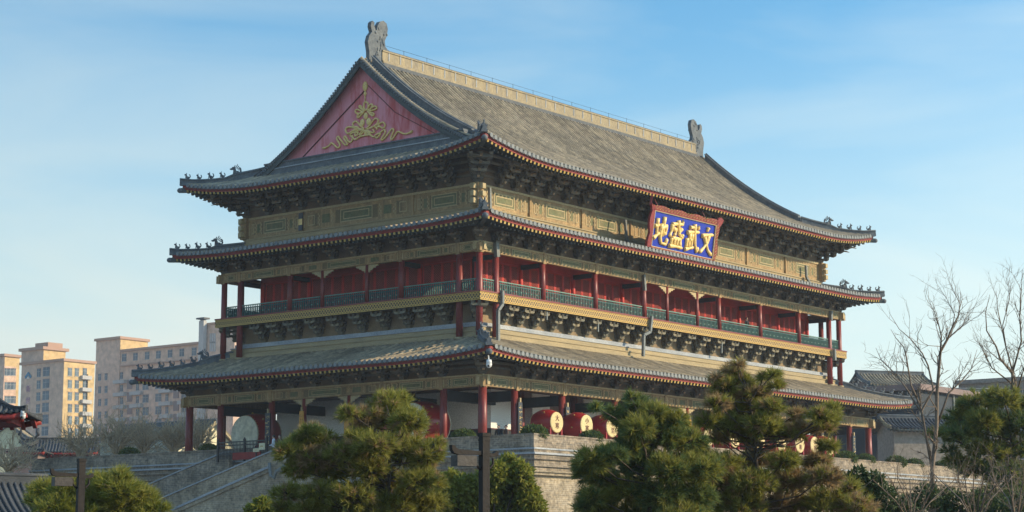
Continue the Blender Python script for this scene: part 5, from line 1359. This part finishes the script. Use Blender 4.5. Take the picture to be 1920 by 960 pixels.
# ------------------------------------------------------------------ lower tiled buildings around
def tiled_house(name, label, loc, rz, Lr, Dp, wall_h, rise, over=1.0, wall='plaster_grey', eave='red_eave', spacing=.34, hip=0.0, finial=True, ridge_h=.5, tile='tile', group=None, wall_z0=0.0, rake='tile_ridge', rake_h=.7):
    """gabled house, ridge along local X, centre of the footprint at loc (ground)"""
    T = thing(name, loc, label, 'building', group)
    M_ = Matrix.Translation(Vector(loc)) @ Matrix.Rotation(rz, 4, 'Z')
    def fin(b, nm, par=T):
        b.v = [tuple(M_ @ Vector(p)) for p in b.v]; return b.build(nm, par, recalc=False)
    b = MB(); hx, hy = Lr / 2, Dp / 2; zt = wall_h
    b.box(-hx, hx, -hy, hy, wall_z0, zt, wall)
    if wall_z0:
        for sx in (-hx + .2, -hx + 1.6): b.box(sx - .15, sx + .15, -.15, .15, 0, wall_z0, 'red_column')
    for sx in (() if hip else (-hx, hx)): b.poly([(sx, -hy, zt), (sx, hy, zt), (sx, 0, zt + rise * .96)], [(0, 1, 2)], wall)
    fin(b, 'wall')
    prof = lambda t: zt + rise * (.55 * t + .45 * t * t)     # t 0 at wall line .. 1 at ridge
    def pt(x, sy, d, dz=0):
        t = (d - over) / hy; y = sy * (hy + over - d); lift_ = .5 * max(0, abs(x) / (hx + over) - .75) ** 2 * 4 * (1 - min(1, d / (hy + over)))
        return (x, y, prof(t) + lift_ + dz)
    b = MB(); n = max(4, int((2 * hx + 2 * over) / spacing)); m_ = 8; x0 = -hx - over; wq = (2 * hx + 2 * over) / n
    for sy in (-1, 1):
        for i in range(n):
            xa_, xb_ = x0 + wq * i, x0 + wq * (i + 1)
            dq = lambda x: min(hy + over, max(.02, hx + over - abs(x))) if hip else hy + over
            if hip:
                A = [pt(xa_, sy, dq(xa_) * k / m_) for k in range(m_ + 1)]; B_ = [pt(xb_, sy, dq(xb_) * k / m_) for k in range(m_ + 1)]
                b.poly(A + B_, [(k, m_ + 1 + k, m_ + 2 + k, k + 1) for k in range(m_)], tile)
                b.tube([pt((xa_ + xb_) / 2, sy, -.05 if k == 0 else dq((xa_ + xb_) / 2) * k / m_, .02) for k in range(m_ + 1)], wq * .27, tile, 6)
                continue
            A = [pt(xa_, sy, (hy + over) * k / m_) for k in range(m_ + 1)]; B_ = [pt(xb_, sy, (hy + over) * k / m_) for k in range(m_ + 1)]
            b.poly(A + B_, [(k, m_ + 1 + k, m_ + 2 + k, k + 1) for k in range(m_)], tile)
            A = [pt(xa_, sy, (hy + over) * k / m_, -.15) for k in range(m_ + 1)]; B_ = [pt(xb_, sy, (hy + over) * k / m_, -.15) for k in range(m_ + 1)]
            b.poly(A + B_, [(k, m_ + 1 + k, m_ + 2 + k, k + 1) for k in range(m_)], 'soffit')
            xm = (xa_ + xb_) / 2
            b.tube([pt(xm, sy, -.05 if k == 0 else (hy + over) * k / m_, .02) for k in range(m_ + 1)], wq * .27, tile, 6)
    if hip:                                # the two end slopes
        n2 = max(3, int((2 * hy + 2 * over) / spacing)); w2 = (2 * hy + 2 * over) / n2; y00 = -hy - over
        for sx in (-1, 1):
            for i in range(n2):
                ya_, yb_ = y00 + w2 * i, y00 + w2 * (i + 1)
                def pe_(y, d, dz=0): return (sx * (hx + over - d), y, prof((d - over) / hy) + dz)
                dm = lambda y: max(.02, hy + over - abs(y))
                A = [pe_(ya_, dm(ya_) * k / m_) for k in range(m_ + 1)]; B_ = [pe_(yb_, dm(yb_) * k / m_) for k in range(m_ + 1)]
                b.poly(A + B_, [(k, m_ + 1 + k, m_ + 2 + k, k + 1) for k in range(m_)], tile)
                ym = (ya_ + yb_) / 2; b.tube([pe_(ym, -.05 if k == 0 else dm(ym) * k / m_, .02) for k in range(m_ + 1)], w2 * .27, tile, 6)
    RO = fin(b, 'roof')
    b = MB()
    for sy in (-1, 1):
        b.tube([pt(x0 + (2 * hx + 2 * over) * k / 12, sy, .1, -.17) for k in range(13)], .14, eave, 4)
        nr = int((2 * hx + 2 * over) / .4)
        for i in range(nr):
            x = x0 + (2 * hx + 2 * over) * (i + .5) / nr; b.bar(pt(x, sy, .1, -.30), pt(x, sy, over + .2, -.28), .14, .14, eave)
    fin(b, 'eave_board')
    b = MB(); zr_ = prof(1)
    xr = (hx - hy) if hip else (hx + over)
    pts = [(-xr + 2 * xr * k / 12, 0, zr_ + (.7 * (abs(k - 6) / 6) ** 4 if finial else 0)) for k in range(13)]
    sweep_ridge(b, pts, min(.4, .9 * ridge_h), ridge_h, rake if rake != 'ledge' else 'tile_ridge', min(.12, .3 * ridge_h)); fs = ridge_h / .5
    if finial:
        for sg in (-1, 1): b.tube([(sg * (xr - .1), 0, zr_ + .6), (sg * (xr + .25 * fs), 0, zr_ + .7 + .5 * fs), (sg * (xr + .2 * fs), 0, zr_ + .7 + 1.0 * fs), (sg * (xr - .1 * fs), 0, zr_ + .7 + 1.2 * fs)], [.3 * fs, .25 * fs, .16 * fs, .06 * fs], rake, 8)
    fin(b, 'ridge', RO)
    for sx in (-1, 1):
        for sy in (-1, 1):
            b = MB(); sweep_ridge(b, [pt(sx * (hx + over - (d if hip else .15)), sy, d) for d in [(hy + over) * k / 8 for k in range(9)]], .5 * ridge_h, ridge_h * rake_h, rake, .18 * ridge_h); fin(b, 'rake_ridge', RO)
    return T, M_, fin
# big plain hall with a straight grey roof, gable to the south, behind the stair
p = on(408, 785, 'x', 60.0); zrid = p[2]; yS_ = p[1]; yN_ = on(222, 797, 'x', 60.0)[1]
tiled_house('tiled_hall', 'hall with a broad plain grey roof and tan verge, behind the bare bushes', (60, (yS_ + yN_) / 2, GZ), math.pi / 2, yN_ - yS_ - 1.0, 26, zrid + OZ - 8.3, 7.8, .5, wall='sign_cream', spacing=.5, finial=False, ridge_h=.5, rake='ledge')
# pavilion with red eaves, far left
AZR = math.atan2(RT[1], RT[0])
q2_ = at(54, 824, 190)
tiled_house('pavilion', 'small pavilion with an upturned blue grey ridge and red eaves at the left', (q2_[0], q2_[1], GZ), AZR + R(4), 2.6, 4.4, q2_[2] + OZ - 1.2, 1.0, .75, wall='brown_wall', spacing=.25, ridge_h=.26, hip=True, tile='tile_dark', rake='tile_dark')
q2_ = at(122, 822, 196)
tiled_house('long_gallery', 'long gallery with a low grey roof and red eaves behind the pavilion', (q2_[0], q2_[1], GZ), AZR + R(10), 5.6, 6, q2_[2] + OZ - 1.45, 1.25, .6, wall='brown_wall', spacing=.3, finial=False, ridge_h=.25, tile='tile_dark', rake='tile_dark')
b0 = at(28, 800, 250); tiled_house('pale_hall', 'pale plastered hall gable behind the red eave at the left edge', (b0[0], b0[1], GZ), R(40), 7, 10, b0[2] + OZ - 3, 3, .4, wall='sign_cream', finial=False)
# near roofs at the left edge of the picture
AZR = math.atan2(RT[1], RT[0])
def left_end(px, depth, half, rz):        # centre of a roof whose right hand ridge end is at a pixel
    p = np.array(at(*px, depth)); return p - half * np.array([math.cos(rz), math.sin(rz), 0])
rzg = AZR + R(6); pe = np.array(at(50, 766, 66)); cg = pe - 3.2 * np.array([math.cos(rzg), math.sin(rzg), 0]) + 1.9 * np.array([-math.sin(rzg), math.cos(rzg), 0])
tiled_house('gateway', 'gateway roof at the left edge with red eaves and a dome camera on its corner', (cg[0], cg[1], GZ), rzg, 5.2, 2.6, pe[2] + OZ + .0, .95, .60, wall='red_eave', spacing=.21, finial=False, ridge_h=.2, hip=True, wall_z0=pe[2] + OZ - .42, tile='tile_dark', rake='tile_dark')
c = at(43.5, 778, 66); cctv((c[0], c[1], c[2] - .05), 'white dome camera on the corner of the red gateway eave', .9)
rzk = AZR + R(37); pr = np.array(at(86, 908, 63)); ck = pr - 5.0 * np.array([math.cos(rzk), math.sin(rzk), 0])
tiled_house('low_house', 'low house with dark tile rows and red eave in the bottom left corner', (ck[0], ck[1], GZ), rzk, 9.2, 3.6, pr[2] + OZ + .08 - 1.25, 1.25, .45, wall='red_eave', spacing=.21, finial=False, ridge_h=.22, tile='tile_dark', rake='tile_dark')

# right hand background: tiled halls and a grey precinct wall
p = at(1668, 700, 235); tiled_house('far_hall', 'far hall roof with tan tiles just right of the upper columns', (p[0], p[1], GZ), AZR + R(14), 7.0, 6, p[2] + OZ - 1.6, 1.5, 1.0, wall='brown_wall', eave='rafter', spacing=.4, finial=False, ridge_h=.35, group='tiled halls beyond the tower')
p = at(1740, 728, 228); tiled_house('far_hall', 'long low hall roof behind the tall bare tree', (p[0], p[1], GZ), AZR + R(10), 14, 7, p[2] + OZ - 1.9, 1.6, 1.0, wall='plaster_grey', eave='rafter', spacing=.4, finial=False, ridge_h=.35, group='tiled halls beyond the tower')
tiled_house('precinct_house', 'grey plastered house with a small tiled eave right of the tower', (at(1760, 800, 192)[0], at(1760, 800, 192)[1], GZ), AZR + R(8), 11, 5, at(1760, 803, 190)[2] + OZ, 1.1, .7, wall='plaster_grey', eave='rafter', spacing=.36, finial=False, ridge_h=.3, tile='tile_dark', rake='ledge')
p = at(1700, 775, 210); T = thing('glazed_hall', (p[0], p[1], GZ), 'dark glazed hall under the right eave', 'building')
b = MB(); b.box(p[0] - 7, p[0] + 9, p[1] - 5, p[1] + 8, GZ, p[2] + 1.8, 'navy_beam'); b.build('wall', T)
b = MB(); b.box(p[0] - 7.6, p[0] + 9.6, p[1] - 5.6, p[1] + 8.6, p[2] + 1.8, p[2] + 2.4, 'brown_wall'); b.build('roof', T)
for k in range(5):
    b = MB(); b.box(p[0] - 7 + 4 * k - .12, p[0] - 7 + 4 * k + .12, p[1] - 5.15, p[1] - 5.003, GZ, p[2] + 1.8, 'pipe_grey'); b.build('mullion', T)
p = at(1880, 722, 240); T = thing('rooftop_block', (p[0], p[1], GZ), 'plain grey block on the skyline behind the right pine', 'building')
b = MB(); b.box(p[0] - 4, p[0] + 8, p[1] - 6, p[1] + 4, GZ, p[2], 'plaster_grey'); b.build('wall', T)
for k in range(4):
    for zz in range(5): inst('window', WIN['n'], (p[0] - 2.6 + 2.9 * k, p[1] - 6.0, p[2] - 3.2 - 3.1 * zz), 0, parent=T); inst('window', WIN['n'], (p[0] - 4.0, p[1] - 4.4 + 2.4 * k, p[2] - 3.2 - 3.1 * zz), -math.pi / 2, parent=T)
b = MB(); b.box(p[0] - 4.3, p[0] + 8.3, p[1] - 6.3, p[1] + 4.3, p[2], p[2] + .5, 'plaster_grey'); b.build('parapet', T)

# ------------------------------------------------------------------ street lamps
def lamp(u, vtop, depth, label, w):
    p = at(u, vtop, depth); x, y, zt = p
    T = thing('street_lamp', (x, y, GZ), label, 'street lamp', 'dark street lamps with a bracket arm')
    rz = R(38.6); c_, s_ = math.cos(rz), math.sin(rz)
    axr = Vector((RT[0], RT[1], 0)).normalized(); axf = Vector((FW[0], FW[1], 0)).normalized()
    yaw = R(33); ar = axr * math.cos(yaw) + axf * math.sin(yaw); af = axf * math.cos(yaw) - axr * math.sin(yaw)
    def obox(b, r0, r1, f0, f1, z0, z1, mat):
        P_ = [Vector((x, y, 0)) + ar * a + af * c + Vector((0, 0, z)) for z in (z0, z1) for a, c in ((r0, f0), (r1, f0), (r1, f1), (r0, f1))]
        b.poly(P_, [(3, 2, 1, 0), (4, 5, 6, 7), (0, 1, 5, 4), (1, 2, 6, 5), (2, 3, 7, 6), (3, 0, 4, 7)], mat)
    h = w / 2
    b = MB(); obox(b, -h, h, -h, h, GZ + .003, zt, 'lamp_metal'); obox(b, -h * 1.15, h * 1.15, -h * 1.15, h * 1.15, zt - .05, zt + .01, 'lamp_metal'); obox(b, -h * 1.1, h * 1.1, -h * 1.1, h * 1.1, zt - .12, zt - .09, 'lamp_metal'); b.build('post', T)
    b = MB(); obox(b, -h * 2, h * 2, -h * 2, h * 2, GZ + .001, GZ + .25, 'lamp_metal'); b.build('base', T)
    za = zt - .31
    b = MB()
    def slabp(pts, f0, f1, mat):
        A = [Vector((x, y, 0)) + ar * a + af * f0 + Vector((0, 0, z)) for a, z in pts]; B_ = [Vector((x, y, 0)) + ar * a + af * f1 + Vector((0, 0, z)) for a, z in pts]; n = len(pts)
        b.poly(A + B_, [tuple(range(n)), tuple(range(2 * n - 1, n - 1, -1))] + [(i, (i + 1) % n, n + (i + 1) % n, n + i) for i in range(n)], mat)
    slabp([(-h, za + .03), (-.50, za + .045), (-.55, za + .07), (-.58, za + .11), (-.63, za + .11), (-.62, za + .03), (-.58, za - .02), (-.50, za - .04), (-h, za - .035)], -.045, .045, 'lamp_metal')
    slabp([(h, za + .0), (.16, za + .0), (.21, za + .04), (.25, za + .03), (.24, za - .03), (.17, za - .06), (h, za - .06)], -.045, .045, 'lamp_metal')
    b.build('arm', T)
    b = MB(); slabp([(-.56, za - .05), (-.20, za - .05), (-.20, za - .22), (-.56, za - .22)], -.10, .10, 'lamp_shade'); b.build('lamp_head', T)
    for sg in (-1, 1):
        b = MB(); b.tube([Vector((x, y, 0)) + ar * (sg * (h + a)) + Vector((0, 0, z)) for a, z in ((.10, za - .08), (.10, za - .17), (.04, za - .24), (0, za - .25))], .022, 'lamp_metal', 6); b.build('scroll', T)
lamp(908, 813, 31.0, 'dark square street lamp post in the middle, its head in front of the brick corner', .13)
lamp(153, 861, 38.0, 'dark square street lamp post at the left, among the pine needles', .13)

# ------------------------------------------------------------------ trees
def pine(label, depth, blobs, root_px, mats=('needle', 'needle_brown'), brown=.25, dens=1.0, nl=.20, back=1.0, cat='tree', brown_top=False, ground_pt=None):
    cen = np.mean([at(u, v, depth) for u, v, r_ in blobs], axis=0)
    rp = at(root_px[0], root_px[1], depth)
    T = thing('pine_tree', (rp[0], rp[1], GZ), label, cat)
    k = depth / FPX
    C_ = []; 
    for u, v, r_ in blobs:
        rr = r_ * k
        C_.append((at(u, v, depth + random.uniform(-1.0, 1.0) * min(1.2, rr * 2.0)), rr))
        if random.random() < back:
            C_.append((at(u + random.uniform(-.5, .5) * r_, v + random.uniform(-.3, .6) * r_, depth + random.uniform(.9, 2.2)), rr * .85))
    tri = []; mi = []
    tr = MB()
    vtop = min(b_[1] for b_ in blobs); top = at([b_ for b_ in blobs if b_[1] == vtop][0][0], vtop, depth)
    hgt = top[2] - GZ
    tp = [np.array([rp[0], rp[1], GZ]) * (1 - t) + np.array(top) * t + np.array([math.sin(3 * t) * .12, math.cos(4 * t) * .1 - .1, 0]) * (1 if 0 < t < 1 else 0) for t in [i / 10 for i in range(11)]]
    tr.tube(tp, [.10 * (1 - i / 10) ** 1.25 + .007 for i in range(11)], 'bark', 8)
    sh = []
    for (c, rr) in C_:
        t = max(.08, min(.97, (c[2] - GZ) / hgt - .10)); i = min(9, int(t * 10)); a0 = tp[i] * (1 - (t * 10 - i)) + tp[i + 1] * (t * 10 - i)
        mid = (a0 + c) / 2 + RNG.normal(size=3) * .10 - np.array([0, 0, .12]); tr.tube([a0, mid, c], [.026, .018, .010], 'bark', 5, cap=False)
        nt_ = max(12, int(dens * 860 * rr ** 2))
        d = RNG.normal(size=(nt_, 3)); d[:, 2] = d[:, 2] * .62 + .12; d /= np.linalg.norm(d, axis=1)[:, None]
        rad = rr * (.30 + .82 * RNG.random(nt_) ** .6); e_ = np.asarray(c) + d * rad[:, None] * np.array([1.18, 1.18, .80])
        isb = RNG.random() < brown
        for j in range(nt_):
            sh.append((e_[j], d[j], (RNG.random() < (.75 if isb else .10))))
            if j % 4 == 0: tr.tube([c, e_[j]], [.012, .006], 'bark', 3, cap=False)
    n = 24; tot = len(sh)
    E0 = np.array([s_[0] for s_ in sh]); DR = np.array([s_[1] for s_ in sh]); BR = np.array([s_[2] for s_ in sh])
    DR = DR + np.array([0, 0, .35]) + RNG.normal(size=DR.shape) * .25; DR /= np.linalg.norm(DR, axis=1)[:, None]
    E = np.repeat(E0, n, 0); DD = np.repeat(DR, n, 0); BB_ = np.repeat(BR, n, 0)
    rnd = RNG.normal(size=E.shape); rnd -= DD * np.sum(rnd * DD, 1)[:, None]; rnd /= np.linalg.norm(rnd, axis=1)[:, None]
    spread = .35 + .75 * RNG.random((len(E), 1)); nd = DD + rnd * spread; nd /= np.linalg.norm(nd, axis=1)[:, None]
    base = E - DD * (RNG.random((len(E), 1)) * .10); ln = nl * (.7 + .5 * RNG.random((len(E), 1)))
    sd_ = np.cross(nd, RNG.normal(size=E.shape)); sd_ /= np.linalg.norm(sd_, axis=1)[:, None]; wd = .0100 * (depth / 45)
    V = np.stack([base - sd_ * wd, base + sd_ * wd, base + nd * ln], 1)
    c0 = V.reshape(-1, 3).mean(0); V = V - c0
    me = tris_mesh('crown', V, list(mats), BB_.astype(int))
    inst('crown', me, c0, 0, parent=T); tr.build('trunk', T)
    return T
pine('broad pine with layered yellow green needles in front of the shaded side', 45,
     [(725, 760, 30), (690, 785, 28), (765, 790, 28), (655, 775, 16), (745, 775, 26), (577, 812, 22), (602, 822, 22), (560, 826, 14), (540, 848, 22), (590, 860, 30), (645, 850, 30), (700, 835, 34), (760, 845, 34), (800, 855, 26), (816, 832, 14), (670, 820, 22), (560, 880, 22), (620, 885, 30), (690, 878, 28), (725, 905, 34), (782, 900, 30), (815, 905, 18), (538, 925, 22), (600, 925, 28), (660, 930, 34), (732, 948, 34), (800, 945, 34), (575, 955, 24), (530, 950, 16), (690, 965, 34), (620, 970, 34), (780, 980, 34)], (690, 1010), brown=.12)
pine('dark green pine right of the brick corner', 42,
     [(1183, 745, 12), (1198, 760, 17), (1150, 772, 16), (1120, 765, 9), (1170, 790, 16), (1228, 775, 22), (1262, 790, 24), (1197, 802, 27), (1242, 820, 34), (1290, 828, 30), (1182, 838, 24), (1112, 862, 28), (1150, 852, 24), (1102, 882, 20), (1085, 870, 9), (1200, 870, 34), (1260, 880, 38), (1312, 880, 34), (1132, 900, 24), (1182, 920, 34), (1242, 930, 38), (1302, 930, 34), (1112, 932, 24), (1122, 957, 28), (1092, 950, 14), (1200, 970, 38), (1280, 975, 38)], (1220, 1010), ('needle_dark', 'needle'), brown=.5, dens=1.1)
pine('tall pine with brownish needle tips against the right of the tower', 46,
     [(1382, 682, 10), (1372, 698, 15), (1345, 706, 11), (1390, 714, 20), (1450, 702, 10), (1430, 705, 7), (1362, 725, 22), (1412, 738, 26), (1455, 722, 12), (1346, 758, 20), (1392, 768, 28), (1442, 765, 22), (1330, 788, 18), (1370, 800, 28), (1432, 798, 28), (1318, 776, 10), (1490, 778, 14), (1500, 806, 20), (1537, 780, 20), (1562, 768, 14), (1545, 800, 18), (1560, 785, 12), (1470, 812, 20), (1400, 822, 16), (1345, 822, 14), (1552, 836, 16), (1310, 858, 24), (1360, 868, 26), (1420, 862, 24), (1470, 865, 24), (1530, 865, 22), (1290, 885, 20), (1340, 905, 34), (1410, 905, 34), (1480, 905, 34), (1545, 895, 28), (1585, 915, 24), (1310, 945, 36), (1390, 950, 36), (1470, 950, 36), (1550, 945, 34), (1610, 950, 28), (1280, 930, 22)], (1430, 1010), ('needle', 'needle_brown'), brown=.45)
pine('dark pine at the right edge above the bare bushes', 58,
     [(1832, 758, 30), (1880, 748, 28), (1802, 788, 26), (1845, 790, 28), (1762, 815, 14), (1748, 812, 9), (1800, 815, 22), (1862, 800, 38), (1912, 798, 34), (1905, 850, 34), (1852, 848, 30), (1795, 862, 18), (1830, 880, 24), (1890, 890, 34), (1780, 845, 12), (1925, 760, 24), (1870, 930, 30), (1915, 935, 34)], (1880, 1010), ('needle_dark', 'needle'), brown=.3, dens=.55, back=.5, nl=.24)
pine('low bright pine at the bottom left behind the street lamp', 41,
     [(92, 922, 26), (132, 905, 16), (190, 905, 22), (225, 888, 12), (221, 918, 32), (262, 935, 28), (172, 938, 28), (292, 955, 20), (102, 950, 28), (62, 938, 14), (222, 952, 32), (120, 925, 22), (150, 965, 30), (270, 970, 30)], (180, 1010), ('needle', 'leaf_lime'), brown=.5)
# leafy round-headed trees
def leafy(label, name, depth, blobs, root_px, mat, size, n, cat='tree', squash=1.0, shell=.35):
    k = depth / FPX; C_ = []; Rr = []
    for u, v, r_ in blobs:
        C_.append(at(u, v, depth + random.uniform(-.6, .8) * r_ * k * 1.4)); Rr.append(r_ * k)
    rp = at(root_px[0], root_px[1], depth); T = thing(name, (rp[0], rp[1], GZ), label, cat)
    V = np.concatenate([leaf_cloud([c], [r_], max(60, int(n * (r_ / max(Rr)) ** 2)), size, squash, shell) for c, r_ in zip(C_, Rr)])
    c0 = V.reshape(-1, 3).mean(0); inst('crown', tris_mesh('crown', V - c0, [mat], np.zeros(len(V))), c0, 0, parent=T)
    b = MB(); top = np.mean(C_, axis=0)
    b.tube([(rp[0], rp[1], GZ), tuple((np.array([rp[0], rp[1], GZ]) + top) / 2 + np.array([.1, -.05, 0])), tuple(top)], [.15, .1, .05], 'bark', 8)
    for c in C_: b.tube([tuple((np.array([rp[0], rp[1], GZ]) + top) / 2), tuple(c)], [.06, .02], 'bark', 5, cap=False)
    b.build('trunk', T); return T
leafy('bright feathery bush tree behind the middle street lamp', 'arborvitae', 60, [(955, 872, 20), (930, 890, 24), (975, 890, 24), (910, 915, 30), (955, 925, 32), (985, 930, 28), (870, 915, 24), (845, 900, 18), (840, 930, 24), (890, 945, 30), (1000, 955, 24), (940, 965, 34), (850, 960, 26), (980, 905, 20)], (920, 1010), 'leaf_lime', .10, 2600, squash=1.05)
leafy('small bright bush in front of the stair wall', 'arborvitae', 52, [(492, 955, 22), (475, 962, 16), (515, 968, 18)], (495, 1010), 'leaf_lime', .09, 1500)
leafy('dense dark leafed shrub right of the brownish pine', 'broadleaf_shrub', 50, [(1610, 890, 16), (1640, 905, 22), (1595, 905, 18), (1660, 935, 24), (1625, 940, 28), (1600, 925, 20), (1690, 955, 22), (1640, 965, 28)], (1630, 1010), 'leaf_dark', .085, 1000)
leafy('green shrub under the twiggy bushes at the bottom right', 'broadleaf_shrub', 54, [(1740, 930, 24), (1780, 940, 26), (1830, 945, 26), (1710, 950, 22), (1870, 955, 26), (1770, 965, 28), (1910, 950, 24)], (1790, 1010), 'leaf_dark', .09, 900)
leafy('hedge of dark leaves in front of the pavilion at the left', 'hedge', 200, [(92, 861, 7), (102, 860, 8), (112, 860, 7), (86, 862, 5)], (100, 880), 'leaf_box', .3, 260)

# bare trees
def bare(name, label, depth, limbs, root_px, mat, r0, twigs, tl, levels=2, spread=.55, droop=0.0, cat='tree', group=None, thin=1.0):
    """limbs: polylines in photo pixels from the trunk outward, given real depth spread"""
    rp = at(root_px[0], root_px[1], depth); T = thing(name, (rp[0], rp[1], GZ), label, cat, group); b = MB(); tw = b if cat == 'bush' else MB()
    b.tube([(rp[0], rp[1], GZ), tuple(rp)], [r0 * 1.25, r0], mat, 8)
    k = depth / FPX
    def grow(p, d, ln, r_, lv):
        pts = [p]; dd = d.copy()
        for i in range(3):
            dd = dd + RNG.normal(size=3) * .22 + np.array([0, 0, .10 - droop]); dd /= np.linalg.norm(dd); pts.append(pts[-1] + dd * ln / 3)
        tw.tube(pts, [r_, r_ * .8, r_ * .6, r_ * .3], mat, 4, cap=False, smooth=False)
        if lv > 0:
            for q_ in range(2 if lv == 1 else 3):
                i = random.choice((1, 2, 3)); nd = dd + RNG.normal(size=3) * spread; nd /= np.linalg.norm(nd); grow(pts[i], nd, ln * random.uniform(.45, .75), r_ * .6, lv - 1)
    for pts, ra, rb in limbs:
        dz = random.uniform(-.9, .9); n = len(pts)
        P_ = [np.array(at(u, v, depth + dz * i / max(1, n - 1) * 1.5)) for i, (u, v) in enumerate(pts)]
        if pts[0] == root_px: P_[0] = np.array(rp)
        rad = [ra + (rb - ra) * i / (n - 1) for i in range(n)]
        rad = [max(.004, r_ * thin) for r_ in rad]; b.tube(P_, rad, mat, 6)
        seg = np.array([np.linalg.norm(P_[i + 1] - P_[i]) for i in range(n - 1)])
        for q_ in range(twigs):
            t = random.random() ** .7 * seg.sum(); i = 0
            while i < n - 2 and t > seg[i]: t -= seg[i]; i += 1
            f = min(1, t / seg[i]); p = P_[i] * (1 - f) + P_[i + 1] * f; d = (P_[i + 1] - P_[i]) / seg[i]
            nd = d + RNG.normal(size=3) * spread; nd /= np.linalg.norm(nd); grow(p, nd, tl * random.uniform(.5, 1.15), (rad[i] * .4 + .002), levels)
    b.build('trunk' if cat != 'bush' else 'branches', T)
    if tw is not b: tw.build('twigs', T, recalc=False)
    return T
bare('bare_tree', 'tall bare tree with forked trunk right of the tower', 54,
     [([(1750, 950), (1748, 880), (1756, 800), (1757, 735), (1763, 660), (1777, 635), (1785, 615), (1797, 592), (1800, 570), (1786, 540)], .095, .008),
      ([(1748, 880), (1735, 810), (1728, 770), (1750, 730), (1740, 685), (1729, 662), (1707, 635), (1686, 617), (1667, 586)], .06, .006),
      ([(1735, 810), (1725, 760), (1708, 722), (1699, 668), (1694, 650), (1680, 634), (1670, 617)], .05, .006),
      ([(1725, 770), (1704, 735), (1680, 702), (1652, 674), (1642, 652)], .04, .007),
      ([(1756, 800), (1778, 738), (1804, 713), (1822, 690), (1832, 655)], .05, .007),
      ([(1763, 665), (1765, 630), (1758, 600), (1745, 570)], .04, .006), ([(1785, 615), (1790, 590), (1775, 560), (1765, 545)], .02, .004), ([(1777, 635), (1805, 610), (1818, 575)], .03, .005)],
     (1750, 950), 'twig', .075, 11, .7, 2, .5, thin=.72)
bare('bare_tree', 'slender bare tree leaning left at the right edge of the picture', 60,
     [([(1905, 900), (1903, 800), (1898, 700), (1875, 672), (1868, 650), (1850, 620), (1848, 585), (1856, 552)], .10, .010),
      ([(1903, 800), (1905, 720), (1886, 650), (1870, 578), (1868, 545)], .07, .008), ([(1898, 700), (1915, 640), (1912, 590), (1915, 545), (1917, 505)], .06, .008),
      ([(1898, 720), (1860, 690), (1845, 660), (1832, 635)], .05, .006), ([(1886, 650), (1880, 610), (1893, 560), (1890, 535)], .04, .006), ([(1905, 740), (1920, 690), (1930, 640)], .05, .008)],
     (1905, 900), 'twig', .07, 11, .7, 2, .42, thin=.55)
def bush_limbs(u, v, n, w, h):
    out = []
    for k in range(n):
        a = (k / (n - 1) - .5) * 2; x = u + a * w * random.uniform(.7, 1.1); y = v - h * random.uniform(.65, 1.05) * (1 - .35 * abs(a))
        out.append(([(u, v), (u + a * w * .3 + random.uniform(-5, 5), v - h * .38), (x * .8 + u * .2 + random.uniform(-6, 6), v - h * .72), (x, y)], .018, .004))
    return out
bare('bare_bush', 'twiggy bare bush in front of the shrubs at the bottom right, left one', 40, bush_limbs(1710, 985, 7, 110, 120), (1710, 985), 'twig', .04, 5, .5, 2, .6, cat='bush', group='twiggy bare bushes')
bare('bare_bush', 'twiggy bare bush at the bottom right, standing before the dark pine', 38, bush_limbs(1830, 990, 8, 90, 140), (1830, 990), 'twig', .04, 5, .5, 2, .6, cat='bush', group='twiggy bare bushes')
bare('bare_bush', 'twiggy bare bush cut by the bottom right corner', 36, bush_limbs(1905, 985, 6, 60, 130), (1905, 985), 'twig', .04, 5, .5, 2, .6, cat='bush', group='twiggy bare bushes')
for (u, v, w, h, lab) in ((218, 858, 42, 62, 'bare tan tree with a spreading crown, largest before the grey hall roof'), (268, 856, 22, 48, 'slim bare tan tree in the middle before the grey hall roof'), (325, 855, 34, 52, 'bare tan tree beside the left end column'), (150, 862, 30, 48, 'faint bare tan tree before the apartment blocks'), (375, 852, 20, 40, 'small bare tan tree between the two left columns'), (15, 885, 34, 26, 'bare tan thicket at the left edge above the kiosk')):
    dp = 175 if u > 100 else 150
    bare('bare_tree', lab, dp, [(pts, .16, .03) for pts, _, _ in bush_limbs(u, v, 8, w, h)], (u, v), 'twig_tan', .18, 9, 2.0, 2, .65, group='bare tan trees behind the terrace')

# cables sagging across the right hand side
def cable(a, c, sag, label):
    b = MB(); P_ = [np.array(a) * (1 - t) + np.array(c) * t - np.array([0, 0, sag * 4 * t * (1 - t)]) for t in [i / 14 for i in range(15)]]
    b.tube(P_, .02, 'iron', 4); tag(b.build('cable'), label, 'cable')
cable(at(1640, 790, 130), at(1960, 765, 120), .35, 'thin black cable strung right of the lower eave')

# ------------------------------------------------------------------ thin winter haze over the city
b = MB()
hm_ = bpy.data.materials.new('haze_air'); hm_.use_nodes = True; MATS['haze_air'] = hm_
n_ = hm_.node_tree.nodes; n_.remove(n_['Principled BSDF']); vol = n_.new('ShaderNodeVolumePrincipled')
vol.inputs['Color'].default_value = (0.80, 0.88, 0.96, 1); vol.inputs['Density'].default_value = 0.00026; vol.inputs['Anisotropy'].default_value = 0.2
hm_.node_tree.links.new(vol.outputs[0], n_['Material Output'].inputs['Volume'])
b.box(-1600, 3100, -1600, 3100, GZ - 1, 46, 'haze_air')
tag(b.build('haze'), None, None, None, 'stuff')
